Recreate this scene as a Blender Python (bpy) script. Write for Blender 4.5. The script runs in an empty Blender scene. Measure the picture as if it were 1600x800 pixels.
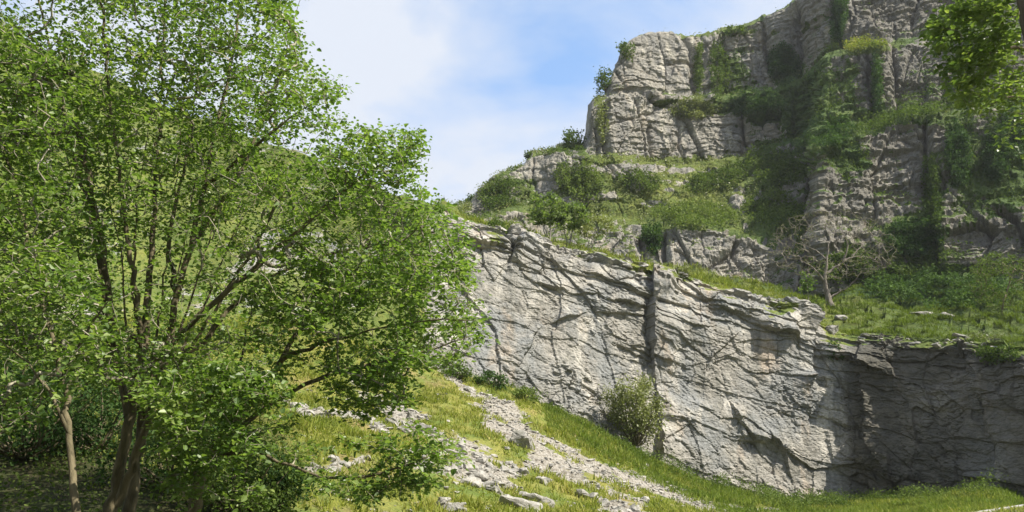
import bpy, bmesh, math, random
import numpy as np

# ------------------------------------------------------------------ camera, world, sun
SC = bpy.context.scene
COL = SC.collection
R = math.radians
PITCH = R(15.6)
CAMZ = 3.2
F = 1200.0
cam_d = bpy.data.cameras.new('camera')
cam_d.lens = 27.0
cam_d.sensor_width = 36.0
cam_d.clip_start = 0.1
cam_d.clip_end = 3000
cam = bpy.data.objects.new('camera', cam_d)
COL.objects.link(cam)
cam.location = (0, 0, CAMZ)
cam.rotation_euler = (R(90) + PITCH, 0, 0)
SC.camera = cam

SUN = np.array([0.60, -0.27, 0.755])
SUN = SUN / np.linalg.norm(SUN)
sun_d = bpy.data.lights.new('sun', 'SUN')
sun_d.energy = 5.0
sun_d.angle = R(0.5)
sun_d.color = (1.0, 0.94, 0.83)
sun = bpy.data.objects.new('sun', sun_d)
COL.objects.link(sun)
from mathutils import Vector
sun.rotation_euler = Vector(SUN).to_track_quat('Z', 'Y').to_euler()
sun.location = (40, -10, 60)

W = bpy.data.worlds.new('World')
SC.world = W
W.use_nodes = True
nt = W.node_tree
nt.nodes.clear()
wo = nt.nodes.new('ShaderNodeOutputWorld')
bg = nt.nodes.new('ShaderNodeBackground')
bg.inputs[1].default_value = 0.10
sky = nt.nodes.new('ShaderNodeTexSky')
sky.sky_type = 'NISHITA'
sky.sun_disc = False
sky.sun_elevation = math.asin(SUN[2])
sky.sun_rotation = math.atan2(SUN[0], SUN[1])
sky.air_density = 1.0
sky.dust_density = 0.7
tc = nt.nodes.new('ShaderNodeTexCoord')
mp = nt.nodes.new('ShaderNodeMapping')
mp.inputs['Scale'].default_value = (1.0, 1.0, 1.9)
mp.inputs['Rotation'].default_value = (0.25, 0.5, 0.35)
mp.inputs['Location'].default_value = (1.3, 5.1, 0.3)
m0 = nt.nodes.new('ShaderNodeMapping')
m0.inputs['Rotation'].default_value = (R(-11), 0, R(11))
nz = nt.nodes.new('ShaderNodeTexNoise')
nz.inputs['Scale'].default_value = 2.4
nz.inputs['Detail'].default_value = 7
nz.inputs['Roughness'].default_value = 0.52
nz.inputs['Distortion'].default_value = 0.35
rp = nt.nodes.new('ShaderNodeValToRGB')
rp.color_ramp.elements[0].position = 0.35
rp.color_ramp.elements[0].color = (0.10, 0.10, 0.10, 1)
rp.color_ramp.elements[1].position = 0.55
rp.color_ramp.elements[1].color = (1, 1, 1, 1)
mx = nt.nodes.new('ShaderNodeMix')
mx.data_type = 'RGBA'
cl = nt.nodes.new('ShaderNodeRGB')
cl.outputs[0].default_value = (4.2, 4.5, 5.05, 1)
tint = nt.nodes.new('ShaderNodeMix')
tint.data_type = 'RGBA'
tint.blend_type = 'ADD'
tint.inputs[0].default_value = 1.0
tint.inputs[7].default_value = (0.3, 0.9, 1.9, 1)
L = nt.links
L.new(tc.outputs['Generated'], m0.inputs[0])
L.new(m0.outputs[0], mp.inputs[0])
L.new(mp.outputs[0], nz.inputs['Vector'])
L.new(nz.outputs[0], rp.inputs[0])
L.new(sky.outputs[0], tint.inputs[6])
L.new(tint.outputs[2], mx.inputs[6])
L.new(cl.outputs[0], mx.inputs[7])
L.new(rp.outputs[0], mx.inputs[0])
L.new(mx.outputs[2], bg.inputs[0])
L.new(bg.outputs[0], wo.inputs[0])

SC.view_settings.view_transform = 'Standard'
SC.view_settings.look = 'None'
SC.view_settings.exposure = 0.92
SC.view_settings.gamma = 1.0
SC.cycles.max_bounces = 7
SC.cycles.transparent_max_bounces = 4

# ------------------------------------------------------------------ pixel <-> world
sP, cP = math.sin(PITCH), math.cos(PITCH)


def P(px, py, Y):
    px, py, Y = np.asarray(px, float), np.asarray(py, float), np.asarray(Y, float)
    v = (400.0 - py) / F
    yy = cP - v * sP
    zz = sP + v * cP
    s = Y / yy
    return np.stack(np.broadcast_arrays((px - 800.0) / F * s, Y, CAMZ + zz * s), -1)


def PIX(p):
    x, y, z = p[..., 0], p[..., 1], p[..., 2] - CAMZ
    d = y * cP + z * sP
    d = np.where(np.abs(d) < 1e-3, 1e-3, d)
    u = -y * sP + z * cP
    return 800 + F * x / d, 400 - F * u / d


# ------------------------------------------------------------------ noise
def _hash(ix, iy, iz, seed):
    with np.errstate(over='ignore'):
        h = (ix.astype(np.uint32) * np.uint32(374761393) + iy.astype(np.uint32) * np.uint32(668265263)
             + iz.astype(np.uint32) * np.uint32(2246822519) + np.uint32((seed * 3266489917) & 0xffffffff))
        h ^= h >> np.uint32(15)
        h *= np.uint32(2246822519)
        h ^= h >> np.uint32(13)
        h *= np.uint32(3266489917)
        h ^= h >> np.uint32(16)
    return h


def _rnd(h, k=0):
    with np.errstate(over='ignore'):
        h = h * np.uint32(747796405 + 2 * k * 2891336) + np.uint32(277803737 * (k + 1) & 0xffffffff)
        h ^= h >> np.uint32(16)
        h *= np.uint32(2654435769)
        h ^= h >> np.uint32(14)
    return (h & np.uint32(0xffffff)).astype(np.float32) / np.float32(0xffffff)


def vnoise(p, scale, seed=0):
    q = p / scale
    i = np.floor(q).astype(np.int64)
    f = (q - i).astype(np.float32)
    f = f * f * (3 - 2 * f)
    out = 0
    for dx in (0, 1):
        for dy in (0, 1):
            for dz in (0, 1):
                w = ((f[..., 0] if dx else 1 - f[..., 0]) * (f[..., 1] if dy else 1 - f[..., 1])
                     * (f[..., 2] if dz else 1 - f[..., 2]))
                out = out + w * _rnd(_hash(i[..., 0] + dx, i[..., 1] + dy, i[..., 2] + dz, seed))
    return out * 2 - 1


def fbm(p, scale, octv=4, seed=0, rough=0.5):
    o, a, t = 0, 1.0, 0
    for k in range(octv):
        o = o + a * vnoise(p, scale, seed + k * 17)
        t += a
        a *= rough
        scale *= 0.5
    return o / t


def cells(p, size, seed):
    """Fractured facets: value of the nearest cell's tilted plane, and distance to the joint."""
    q = p / np.asarray(size)
    i0 = np.floor(q).astype(np.int64)
    b1 = np.full(q.shape[:-1], 9e9, np.float32)
    b2 = b1.copy()
    val = np.zeros_like(b1)
    for dx in (-1, 0, 1):
        for dy in (-1, 0, 1):
            for dz in (-1, 0, 1):
                h = _hash(i0[..., 0] + dx, i0[..., 1] + dy, i0[..., 2] + dz, seed)
                ex = (q[..., 0] - (i0[..., 0] + dx + _rnd(h, 1))).astype(np.float32)
                ey = (q[..., 1] - (i0[..., 1] + dy + _rnd(h, 2))).astype(np.float32)
                ez = (q[..., 2] - (i0[..., 2] + dz + _rnd(h, 3))).astype(np.float32)
                d = ex * ex + ey * ey + ez * ez
                v = (_rnd(h, 4) - 0.5) * 1.3 + ex * (_rnd(h, 5) - 0.5) * 1.3 + ez * (_rnd(h, 6) - 0.62) * 1.5 + ey * (_rnd(h, 7) - 0.5)
                near = d < b1
                b2 = np.where(near, b1, np.minimum(b2, d))
                val = np.where(near, v, val)
                b1 = np.where(near, d, b1)
    return val, np.sqrt(b2) - np.sqrt(b1)


def rot(p, ax=0.0, ay=0.0, az=0.0):
    c, s = math.cos(ay), math.sin(ay)
    x = c * p[..., 0] + s * p[..., 2]
    z = -s * p[..., 0] + c * p[..., 2]
    c, s = math.cos(az), math.sin(az)
    x, y = c * x - s * p[..., 1], s * x + c * p[..., 1]
    return np.stack([x, y, z], -1)


def sm(x, a, b):
    t = np.clip((x - a) / (b - a), 0, 1)
    return t * t * (3 - 2 * t)


# ------------------------------------------------------------------ mesh helpers
def mesh_np(name, V, Fc, mat=None, smooth=False, attrs=None, fattrs=None):
    me = bpy.data.meshes.new(name)
    V = np.asarray(V, np.float32).reshape(-1, 3)
    Fc = np.asarray(Fc, np.int32)
    k = Fc.shape[1]
    me.vertices.add(len(V))
    me.vertices.foreach_set('co', V.ravel())
    me.loops.add(Fc.size)
    me.loops.foreach_set('vertex_index', Fc.ravel())
    me.polygons.add(len(Fc))
    me.polygons.foreach_set('loop_start', np.arange(0, Fc.size, k, dtype=np.int32))
    me.polygons.foreach_set('loop_total', np.full(len(Fc), k, np.int32))
    me.polygons.foreach_set('use_smooth', np.full(len(Fc), smooth))
    for an, arr in (attrs or {}).items():
        arr = np.asarray(arr, np.float32)
        if arr.ndim == 1:
            a = me.attributes.new(an, 'FLOAT', 'POINT')
            a.data.foreach_set('value', arr)
        else:
            a = me.attributes.new(an, 'FLOAT_VECTOR', 'POINT')
            a.data.foreach_set('vector', arr.ravel())
    for an, arr in (fattrs or {}).items():
        a = me.attributes.new(an, 'FLOAT', 'FACE')
        a.data.foreach_set('value', np.asarray(arr, np.float32))
    me.update(calc_edges=True)
    if mat:
        me.materials.append(mat)
    return me


def obj(name, me, parent=None, loc=None, kind=None, label=None, cat=None, group=None):
    o = bpy.data.objects.new(name, me)
    COL.objects.link(o)
    if loc is not None:
        o.location = tuple(float(c) for c in loc)
    if parent is not None:
        o.parent = parent
    if kind:
        o['kind'] = kind
    if label:
        o['label'] = label
    if cat:
        o['category'] = cat
    if group:
        o['group'] = group
    return o


def empty(name, loc, label, cat, group=None):
    return obj(name, None, None, loc, None, label, cat, group)


def gridfaces(nv, nu):
    i = np.arange((nv - 1) * (nu - 1))
    r, c = i // (nu - 1), i % (nu - 1)
    a = r * nu + c
    return np.stack([a, a + 1, a + nu + 1, a + nu], -1)


# ------------------------------------------------------------------ materials
def new_mat(name):
    m = bpy.data.materials.new(name)
    m.use_nodes = True
    t = m.node_tree
    t.nodes.clear()
    out = t.nodes.new('ShaderNodeOutputMaterial')
    b = t.nodes.new('ShaderNodeBsdfPrincipled')
    b.inputs['Roughness'].default_value = 0.9
    b.inputs['Specular IOR Level'].default_value = 0.25
    t.links.new(b.outputs[0], out.inputs[0])
    return m, t, b, out


class NT:
    def __init__(s, t):
        s.t = t
        tcn = t.nodes.new('ShaderNodeNewGeometry')
        s.pos = tcn.outputs['Position']
        s.nrm = tcn.outputs['Normal']

    def link(s, v, inp):
        if isinstance(v, bpy.types.NodeSocket):
            s.t.links.new(v, inp)
        else:
            inp.default_value = v

    def noise(s, scale, detail=5, rough=0.55, dist=0.0, vec=None, stretch=None):
        n = s.t.nodes.new('ShaderNodeTexNoise')
        n.inputs['Scale'].default_value = scale
        n.inputs['Detail'].default_value = detail
        n.inputs['Roughness'].default_value = rough
        n.inputs['Distortion'].default_value = dist
        src = vec or s.pos
        if stretch:
            m = s.t.nodes.new('ShaderNodeMapping')
            m.inputs['Scale'].default_value = stretch[:3]
            if len(stretch) > 3:
                m.inputs['Rotation'].default_value = stretch[3]
            s.t.links.new(src, m.inputs[0])
            src = m.outputs[0]
        s.t.links.new(src, n.inputs['Vector'])
        return n.outputs[0]

    def math(s, op, a, b=0.0, c=0.0, clamp=False):
        n = s.t.nodes.new('ShaderNodeMath')
        n.operation = op
        n.use_clamp = clamp
        s.link(a, n.inputs[0])
        s.link(b, n.inputs[1])
        s.link(c, n.inputs[2])
        return n.outputs[0]

    def ramp(s, v, a, b):
        n = s.t.nodes.new('ShaderNodeMapRange')
        n.interpolation_type = 'SMOOTHSTEP'
        s.link(v, n.inputs[0])
        n.inputs[1].default_value = a
        n.inputs[2].default_value = b
        return n.outputs[0]

    def mix(s, f, a, b, mode='MIX'):
        n = s.t.nodes.new('ShaderNodeMix')
        n.data_type = 'RGBA'
        n.blend_type = mode
        s.link(f, n.inputs[0])
        for v, k in ((a, 6), (b, 7)):
            if isinstance(v, tuple):
                v = (*v, 1)
            s.link(v, n.inputs[k])
        return n.outputs[2]

    def attr(s, name, vec=False):
        n = s.t.nodes.new('ShaderNodeAttribute')
        n.attribute_name = name
        return n.outputs['Vector' if vec else 'Fac']

    def bump(s, h, strength, dist, nrm=None):
        n = s.t.nodes.new('ShaderNodeBump')
        n.inputs['Strength'].default_value = strength
        n.inputs['Distance'].default_value = dist
        s.link(h, n.inputs['Height'])
        if nrm is not None:
            s.t.links.new(nrm, n.inputs['Normal'])
        return n.outputs[0]


def rock_colour(g, base=(0.33, 0.315, 0.285), pale=(0.50, 0.475, 0.43), blue=(0.25, 0.26, 0.265), warm=(0.42, 0.33, 0.25)):
    c = g.mix(g.ramp(g.noise(0.22, 6, 0.6, 0.6), 0.38, 0.62), base, blue)
    c = g.mix(g.ramp(g.noise(0.55, 6, 0.65, 0.4, stretch=(1, 1, 0.45)), 0.50, 0.66), c, pale)
    c = g.mix(g.math('MULTIPLY', g.ramp(g.noise(0.3, 5, 0.6, 0.3, stretch=(1.3, 1.3, 0.5)), 0.56, 0.72), 0.6), c, warm)
    # dark lichen and water streaks that run down the face
    st = g.ramp(g.noise(0.9, 6, 0.62, 0.5, stretch=(1, 1, 0.13)), 0.52, 0.72)
    c = g.mix(g.math('MULTIPLY', st, 0.72), c, (0.12, 0.12, 0.10))
    sp = g.ramp(g.noise(5.0, 6, 0.7), 0.35, 0.68)
    c = g.mix(0.55, c, g.mix(sp, (0.55, 0.55, 0.53), (1.35, 1.33, 1.3)), 'MULTIPLY')
    return c


VEG_DARK, VEG_MID, VEG_YEL = (0.030, 0.062, 0.016), (0.065, 0.115, 0.022), (0.20, 0.205, 0.045)


def make_cliff_mat(name, pal=None, bumpd=0.25):
    m, t, b, out = new_mat(name)
    g = NT(t)
    c = rock_colour(g, **(pal or {}))
    dirt_and_shade = g.attr('dirt_and_shade')  # dark mossy tone that also paints shade into the rock colour
    c = g.mix(g.math('MULTIPLY', dirt_and_shade, 0.92, clamp=True), c, g.mix(g.ramp(g.noise(1.6, 6, 0.7), .35, .65), (0.048, 0.045, 0.033), (0.105, 0.095, 0.072)))
    veg, tone = g.attr('veg'), g.attr('tone')
    v = g.math('ADD', veg, g.math('MULTIPLY', g.math('SUBTRACT', g.noise(1.1, 7, 0.68), 0.5), 1.1))
    vm = g.ramp(v, 0.47, 0.56)
    gc = g.mix(g.ramp(g.noise(2.2, 6, 0.7), 0.35, 0.65), VEG_DARK, VEG_MID)
    gy = g.mix(g.ramp(g.noise(1.3, 6, 0.7), 0.35, 0.68), (0.115, 0.15, 0.03), VEG_YEL)
    gc = g.mix(tone, gc, gy)
    c = g.mix(vm, c, gc)
    t.links.new(c, b.inputs['Base Color'])
    h = g.math('ADD', g.noise(1.6, 9, 0.68, 0.4, stretch=(1, 1, 1.6, (0, 0.3, 0))), g.math('MULTIPLY', g.noise(9, 6, 0.7), 0.25))
    t.links.new(g.bump(h, 1.0, bumpd), b.inputs['Normal'])
    return m


M = {}
M['slab'] = make_cliff_mat('limestone_slab', dict(base=(0.30, 0.283, 0.25), pale=(0.46, 0.435, 0.385), blue=(0.225, 0.23, 0.225), warm=(0.40, 0.315, 0.23)), 0.2)
M['cliff'] = make_cliff_mat('limestone_cliff', dict(base=(0.31, 0.288, 0.245), pale=(0.48, 0.445, 0.375), blue=(0.25, 0.24, 0.22), warm=(0.40, 0.325, 0.23)), 0.45)

m, t, b, out = new_mat('slope_ground')
g = NT(t)
sc_ = g.attr('scree')
grass = g.mix(g.ramp(g.noise(0.5, 6, 0.65), 0.38, 0.62), (0.11, 0.15, 0.028), (0.22, 0.215, 0.05))
grass = g.mix(g.math('MULTIPLY', g.ramp(g.noise(0.33, 5, 0.6), 0.52, 0.66), 0.7), grass, (0.27, 0.20, 0.09))
grass = g.mix(0.5, grass, g.mix(g.ramp(g.noise(11, 4, 0.7), 0.3, 0.7), (0.5, 0.5, 0.5), (1.35, 1.35, 1.3)), 'MULTIPLY')
stone = g.mix(g.ramp(g.noise(7, 5, 0.7), 0.38, 0.62), (0.17, 0.15, 0.12), (0.37, 0.345, 0.30))
gv = g.math('ADD', sc_, g.math('MULTIPLY', g.math('SUBTRACT', g.noise(1.5, 7, 0.7), 0.5), 0.9))
c = g.mix(g.ramp(gv, 0.44, 0.56), grass, stone)
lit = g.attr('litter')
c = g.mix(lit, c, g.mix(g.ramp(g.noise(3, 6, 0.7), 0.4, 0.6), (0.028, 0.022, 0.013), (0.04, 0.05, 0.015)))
t.links.new(c, b.inputs['Base Color'])
t.links.new(g.bump(g.math('ADD', g.noise(4, 7, 0.7), g.math('MULTIPLY', g.noise(22, 4, 0.6), 0.3)), 1.0, 0.12), b.inputs['Normal'])
M['ground'] = m

m, t, b, out = new_mat('loose_limestone')
g = NT(t)
c = g.mix(g.ramp(g.noise(2.2, 6, 0.65), 0.38, 0.62), (0.215, 0.205, 0.18), (0.39, 0.37, 0.33))
c = g.mix(g.math('MULTIPLY', g.ramp(g.noise(1.3, 6, 0.7), 0.55, 0.7), 0.6), c, (0.14, 0.14, 0.10))
t.links.new(c, b.inputs['Base Color'])
t.links.new(g.bump(g.noise(7, 7, 0.7), 0.9, 0.08), b.inputs['Normal'])
M['rock'] = m

m, t, b, out = new_mat('asphalt')
g = NT(t)
c = g.mix(g.noise(30, 4, 0.7), (0.045, 0.045, 0.047), (0.075, 0.074, 0.073))
t.links.new(c, b.inputs['Base Color'])
t.links.new(g.bump(g.noise(60, 3, 0.6), 0.6, 0.01), b.inputs['Normal'])
M['asphalt'] = m
m, t, b, out = new_mat('kerb_stone')
g = NT(t)
t.links.new(g.mix(g.noise(9, 5, 0.7), (0.24, 0.235, 0.22), (0.40, 0.39, 0.37)), b.inputs['Base Color'])
M['kerb'] = m


def bark(name, a, b_, s=6):
    m, t, b, out = new_mat(name)
    g = NT(t)
    n = g.noise(s, 6, 0.65, 0.4, stretch=(1, 1, 0.3))
    t.links.new(g.mix(g.ramp(n, 0.35, 0.65), a, b_), b.inputs['Base Color'])
    t.links.new(g.bump(g.noise(s * 3, 5, 0.7, stretch=(1, 1, 0.25)), 0.8, 0.03), b.inputs['Normal'])
    return m


M['bark'] = bark('hazel_bark', (0.075, 0.065, 0.036), (0.18, 0.15, 0.09))
M['twig'] = bark('pale_twig', (0.19, 0.17, 0.12), (0.36, 0.33, 0.25))
M['grey_bark'] = bark('grey_bark', (0.19, 0.17, 0.14), (0.36, 0.33, 0.28))
M['bare_bark'] = bark('lichened_bark', (0.10, 0.085, 0.07), (0.25, 0.22, 0.18))
M['brown_bark'] = bark('brown_bark', (0.085, 0.06, 0.042), (0.17, 0.135, 0.10), 3)


def leaf_mat(name, dark, mid, light, trans=0.4, gloss=True):
    m, t, b, out = new_mat(name)
    g = NT(t)
    r = g.attr('rnd')
    c = g.mix(g.ramp(r, 0.0, 0.55), dark, mid)
    c = g.mix(g.ramp(r, 0.55, 1.0), c, light)
    t.links.new(c, b.inputs['Base Color'])
    b.inputs['Roughness'].default_value = 0.42 if gloss else 0.8
    b.inputs['Specular IOR Level'].default_value = 0.5 if gloss else 0.1
    tr = t.nodes.new('ShaderNodeBsdfTranslucent')
    tc_ = g.mix(1.0, c, (1.3, 1.45, 0.65), 'MULTIPLY')
    t.links.new(tc_, tr.inputs[0])
    ms = t.nodes.new('ShaderNodeMixShader')
    ms.inputs[0].default_value = trans
    t.links.new(b.outputs[0], ms.inputs[1])
    t.links.new(tr.outputs[0], ms.inputs[2])
    t.links.new(ms.outputs[0], out.inputs[0])
    return m


M['leaf'] = leaf_mat('hazel_leaf', (0.085, 0.145, 0.033), (0.145, 0.22, 0.048), (0.27, 0.335, 0.10), 0.46)
M['leaf_lime'] = leaf_mat('lime_green_leaf', (0.08, 0.125, 0.035), (0.14, 0.195, 0.055), (0.24, 0.29, 0.09), 0.45)
M['ivy'] = leaf_mat('dark_ivy_leaf', (0.032, 0.066, 0.018), (0.055, 0.10, 0.027), (0.09, 0.145, 0.04), 0.25, False)
M['shrub'] = leaf_mat('shrub_leaf', (0.06, 0.095, 0.022), (0.105, 0.15, 0.034), (0.165, 0.21, 0.055), 0.3, False)
M['olive'] = leaf_mat('olive_leaf', (0.12, 0.14, 0.045), (0.20, 0.22, 0.07), (0.32, 0.33, 0.13), 0.3)
M['grass'] = leaf_mat('grass_blade', (0.12, 0.16, 0.028), (0.23, 0.25, 0.05), (0.40, 0.35, 0.13), 0.35, False)
M['lush'] = leaf_mat('lush_grass_blade', (0.09, 0.135, 0.025), (0.15, 0.20, 0.038), (0.26, 0.27, 0.075), 0.35, False)


# ------------------------------------------------------------------ sheets
def ctrl(pts, u):
    a = np.array(pts, float)
    return np.interp(u, a[:, 0], a[:, 1]), np.interp(u, a[:, 0], a[:, 2])


def smooth_u(A, k):
    if k < 1:
        return A
    w = np.exp(-0.5 * (np.arange(-2 * k, 2 * k + 1) / k) ** 2)
    w /= w.sum()
    pad = np.pad(A, ((0, 0), (2 * k, 2 * k)), mode='edge')
    return np.stack([np.convolve(r, w, 'valid') for r in pad])


def smooth_v(A, n):
    for _ in range(n):
        B = A.copy()
        B[1:-1] = (A[:-2] + 2 * A[1:-1] + A[2:]) / 4
        A = B
    return A


def sheet(rows, u, counts, ku=2, nv=2, extra=None):
    PY, YY = [], []
    for k in range(len(rows) - 1):
        p0, y0 = ctrl(rows[k], u)
        p1, y1 = ctrl(rows[k + 1], u)
        n = counts[k]
        for j in range(n + (1 if k == len(rows) - 2 else 0)):
            f = j / n
            PY.append(p0 * (1 - f) + p1 * f)
            YY.append(y0 * (1 - f) + y1 * f)
    PY, YY = smooth_v(smooth_u(np.array(PY), ku), nv), smooth_v(smooth_u(np.array(YY), ku), nv)
    if extra is not None:
        YY = YY + extra
    return P(np.broadcast_to(u, PY.shape), PY, YY), PY


def normals(B, s=1):
    du = np.gradient(B, axis=1)
    dv = np.gradient(B, axis=0)
    for _ in range(s):
        du = (np.roll(du, 1, 0) + du + np.roll(du, -1, 0)) / 3
        dv = (np.roll(dv, 1, 1) + dv + np.roll(dv, -1, 1)) / 3
    n = np.cross(du, dv)
    n /= np.maximum(np.linalg.norm(n, axis=-1, keepdims=True), 1e-9)
    return n


def polydist(px, py, pts):
    best = np.full(px.shape, 1e9)
    side = np.zeros(px.shape)
    for (ax, ay), (bx, by) in zip(pts[:-1], pts[1:]):
        dx, dy = bx - ax, by - ay
        ll = dx * dx + dy * dy
        t = np.clip(((px - ax) * dx + (py - ay) * dy) / ll, 0, 1)
        ex, ey = px - (ax + t * dx), py - (ay + t * dy)
        d = np.hypot(ex, ey)
        cr = dx * ey - dy * ex
        m_ = d < best
        best = np.where(m_, d, best)
        side = np.where(m_, np.sign(cr), side)
    return best, side


def ell(px, py, cx, cy, rx, ry, a=0.0):
    c, s = math.cos(R(a)), math.sin(R(a))
    x, y = px - cx, py - cy
    return np.hypot((c * x + s * y) / rx, (-s * x + c * y) / ry)


# ---- the lower rock slab and the hillside it grows out of
CREST = [(-600, -120, 100), (0, 40, 88), (100, 95, 84), (300, 180, 76), (500, 250, 66), (600, 295, 58), (650, 312, 55), (690, 322, 54.6),
         (725, 340, 54.5), (735, 348, 54.5), (770, 350, 54.8), (785, 362, 55), (800, 360, 55), (860, 386, 55.6), (940, 404, 56.4), (1000, 420, 57),
         (1015, 428, 57.5), (1040, 430, 57.2), (1100, 440, 57.6), (1160, 460, 58), (1230, 474, 58.4), (1262, 492, 58.6), (1272, 506, 58.6),
         (1290, 513, 58.4), (1330, 520, 57.8), (1345, 516, 57.4), (1400, 517, 56), (1470, 522, 53.6), (1530, 533, 51.4), (1600, 540, 48), (1900, 560, 41)]
BASE = [(-600, 520, 30), (0, 520, 36), (300, 520, 42), (500, 520, 46), (600, 545, 47), (650, 560, 47.5), (730, 590, 48.5), (800, 612, 49.5),
        (900, 652, 51), (960, 690, 52), (1050, 735, 53), (1150, 770, 54), (1240, 795, 55), (1305, 792, 55.5), (1330, 790, 55),
        (1450, 780, 51.5), (1600, 765, 46), (1900, 745, 39)]
u_s = np.unique(np.concatenate([np.arange(-600, 560, 5.0), np.arange(560, 1640, 1.55), np.arange(1640, 1900, 6.0)]))
cpy, cY = ctrl(CREST, u_s)
bpy_, bY = ctrl(BASE, u_s)
wall = sm(u_s, 540, 640)


def mk_row(f, bulge):
    py = bpy_ * (1 - f) + cpy * f
    Y = bY * (1 - f) + cY * f - bulge * wall
    return list(zip(u_s, py, Y))


rows = [list(zip(u_s, bpy_ + 26, bY - 0.5)), mk_row(0.0, 0), mk_row(0.5, 0.5), mk_row(0.82, 0.9), mk_row(0.93, 1.0), mk_row(1.0, 0.2)]
B, PYb = sheet(rows, u_s, [14, 110, 90, 44, 26], 2, 3)
PXb = np.broadcast_to(u_s, PYb.shape)
N = normals(B, 3)
N = np.where((N[..., 1] > 0)[..., None], -N, N)
wl = np.broadcast_to(wall, PYb.shape)
tt = np.clip((bpy_ - PYb) / np.maximum(bpy_ - cpy, 1), 0, 1)   # 0 foot, 1 crest
bed = rot(B, ay=R(-15))
warp = np.stack([vnoise(B, 2.6, 5), vnoise(B, 2.6, 6), vnoise(B, 2.6, 7)], -1)
warp2 = np.stack([vnoise(B, 0.7, 15), vnoise(B, 0.7, 16), vnoise(B, 0.7, 17)], -1)
q = bed + warp * 0.2 + warp2 * 0.1
top = sm(tt, 0.62, 0.9)
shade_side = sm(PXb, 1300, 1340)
c1, e1 = cells(q, (6.5, 6, 4.5), 1)
c2, e2 = cells(q, (3.4, 4, 1.7), 2)
q3 = rot(B, ay=R(-30)) + warp * 0.25 + warp2 * 0.15
c3, e3 = cells(q3, (1.7, 2, 1.1), 3)
c4, e4 = cells(q3 + warp2 * 0.2, (0.7, 0.8, 0.45), 4)
cj, ej = cells(rot(B, ay=R(5)) + warp * .12 + warp2 * .05, (2.1, 3, 5.5), 9)
q5 = rot(B, ay=R(-24)) + warp2 * 0.12
c5, e5 = cells(q5, (0.33, 0.4, 0.16), 8)
rg = sm(fbm(B, 4, 4, 31), -0.2, 0.4)      # rough / smooth areas of the face
D = 0.20 * c1 + c2 * (0.06 + 0.13 * top) + c3 * (0.06 + 0.13 * rg) + c4 * (0.035 + 0.075 * rg) + c5 * (0.025 + 0.045 * rg)
crk = lambda e, w, mk: -np.exp(-(e / w) ** 2) * mk
D += crk(e2, 0.04, 0.07 * (0.35 + 0.65 * top) * sm(vnoise(B, 3, 41), -0.1, 0.5))
D += crk(e3, 0.07, 0.08 * sm(vnoise(B, 2, 42), 0.0, 0.6))
bz = (bed[..., 2] + 0.2 * vnoise(B, 3, 45) + 0.12 * vnoise(B, .8, 46)) / 1.25
bz = bz - np.floor(bz)
D += -0.24 * bz * sm(tt, 0.62, 0.9) * (0.4 + 0.6 * sm(vnoise(B, 4, 47), -.5, .3))
bz2 = (bed[..., 2] + 0.5 * vnoise(B, 2.5, 48)) / 3.1
D += -0.09 * (bz2 - np.floor(bz2)) * (1 - sm(tt, .6, .9))
D += 0.15 * cj + crk(ej, 0.02, 0.10 * sm(vnoise(B, 2.5, 43), 0.1, 0.5))
D += 0.11 * fbm(bed * np.array([1, 1, 2.0]), 1.6, 5, 51, 0.7)
D += 0.5 * fbm(B, 9, 2, 77)
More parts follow.
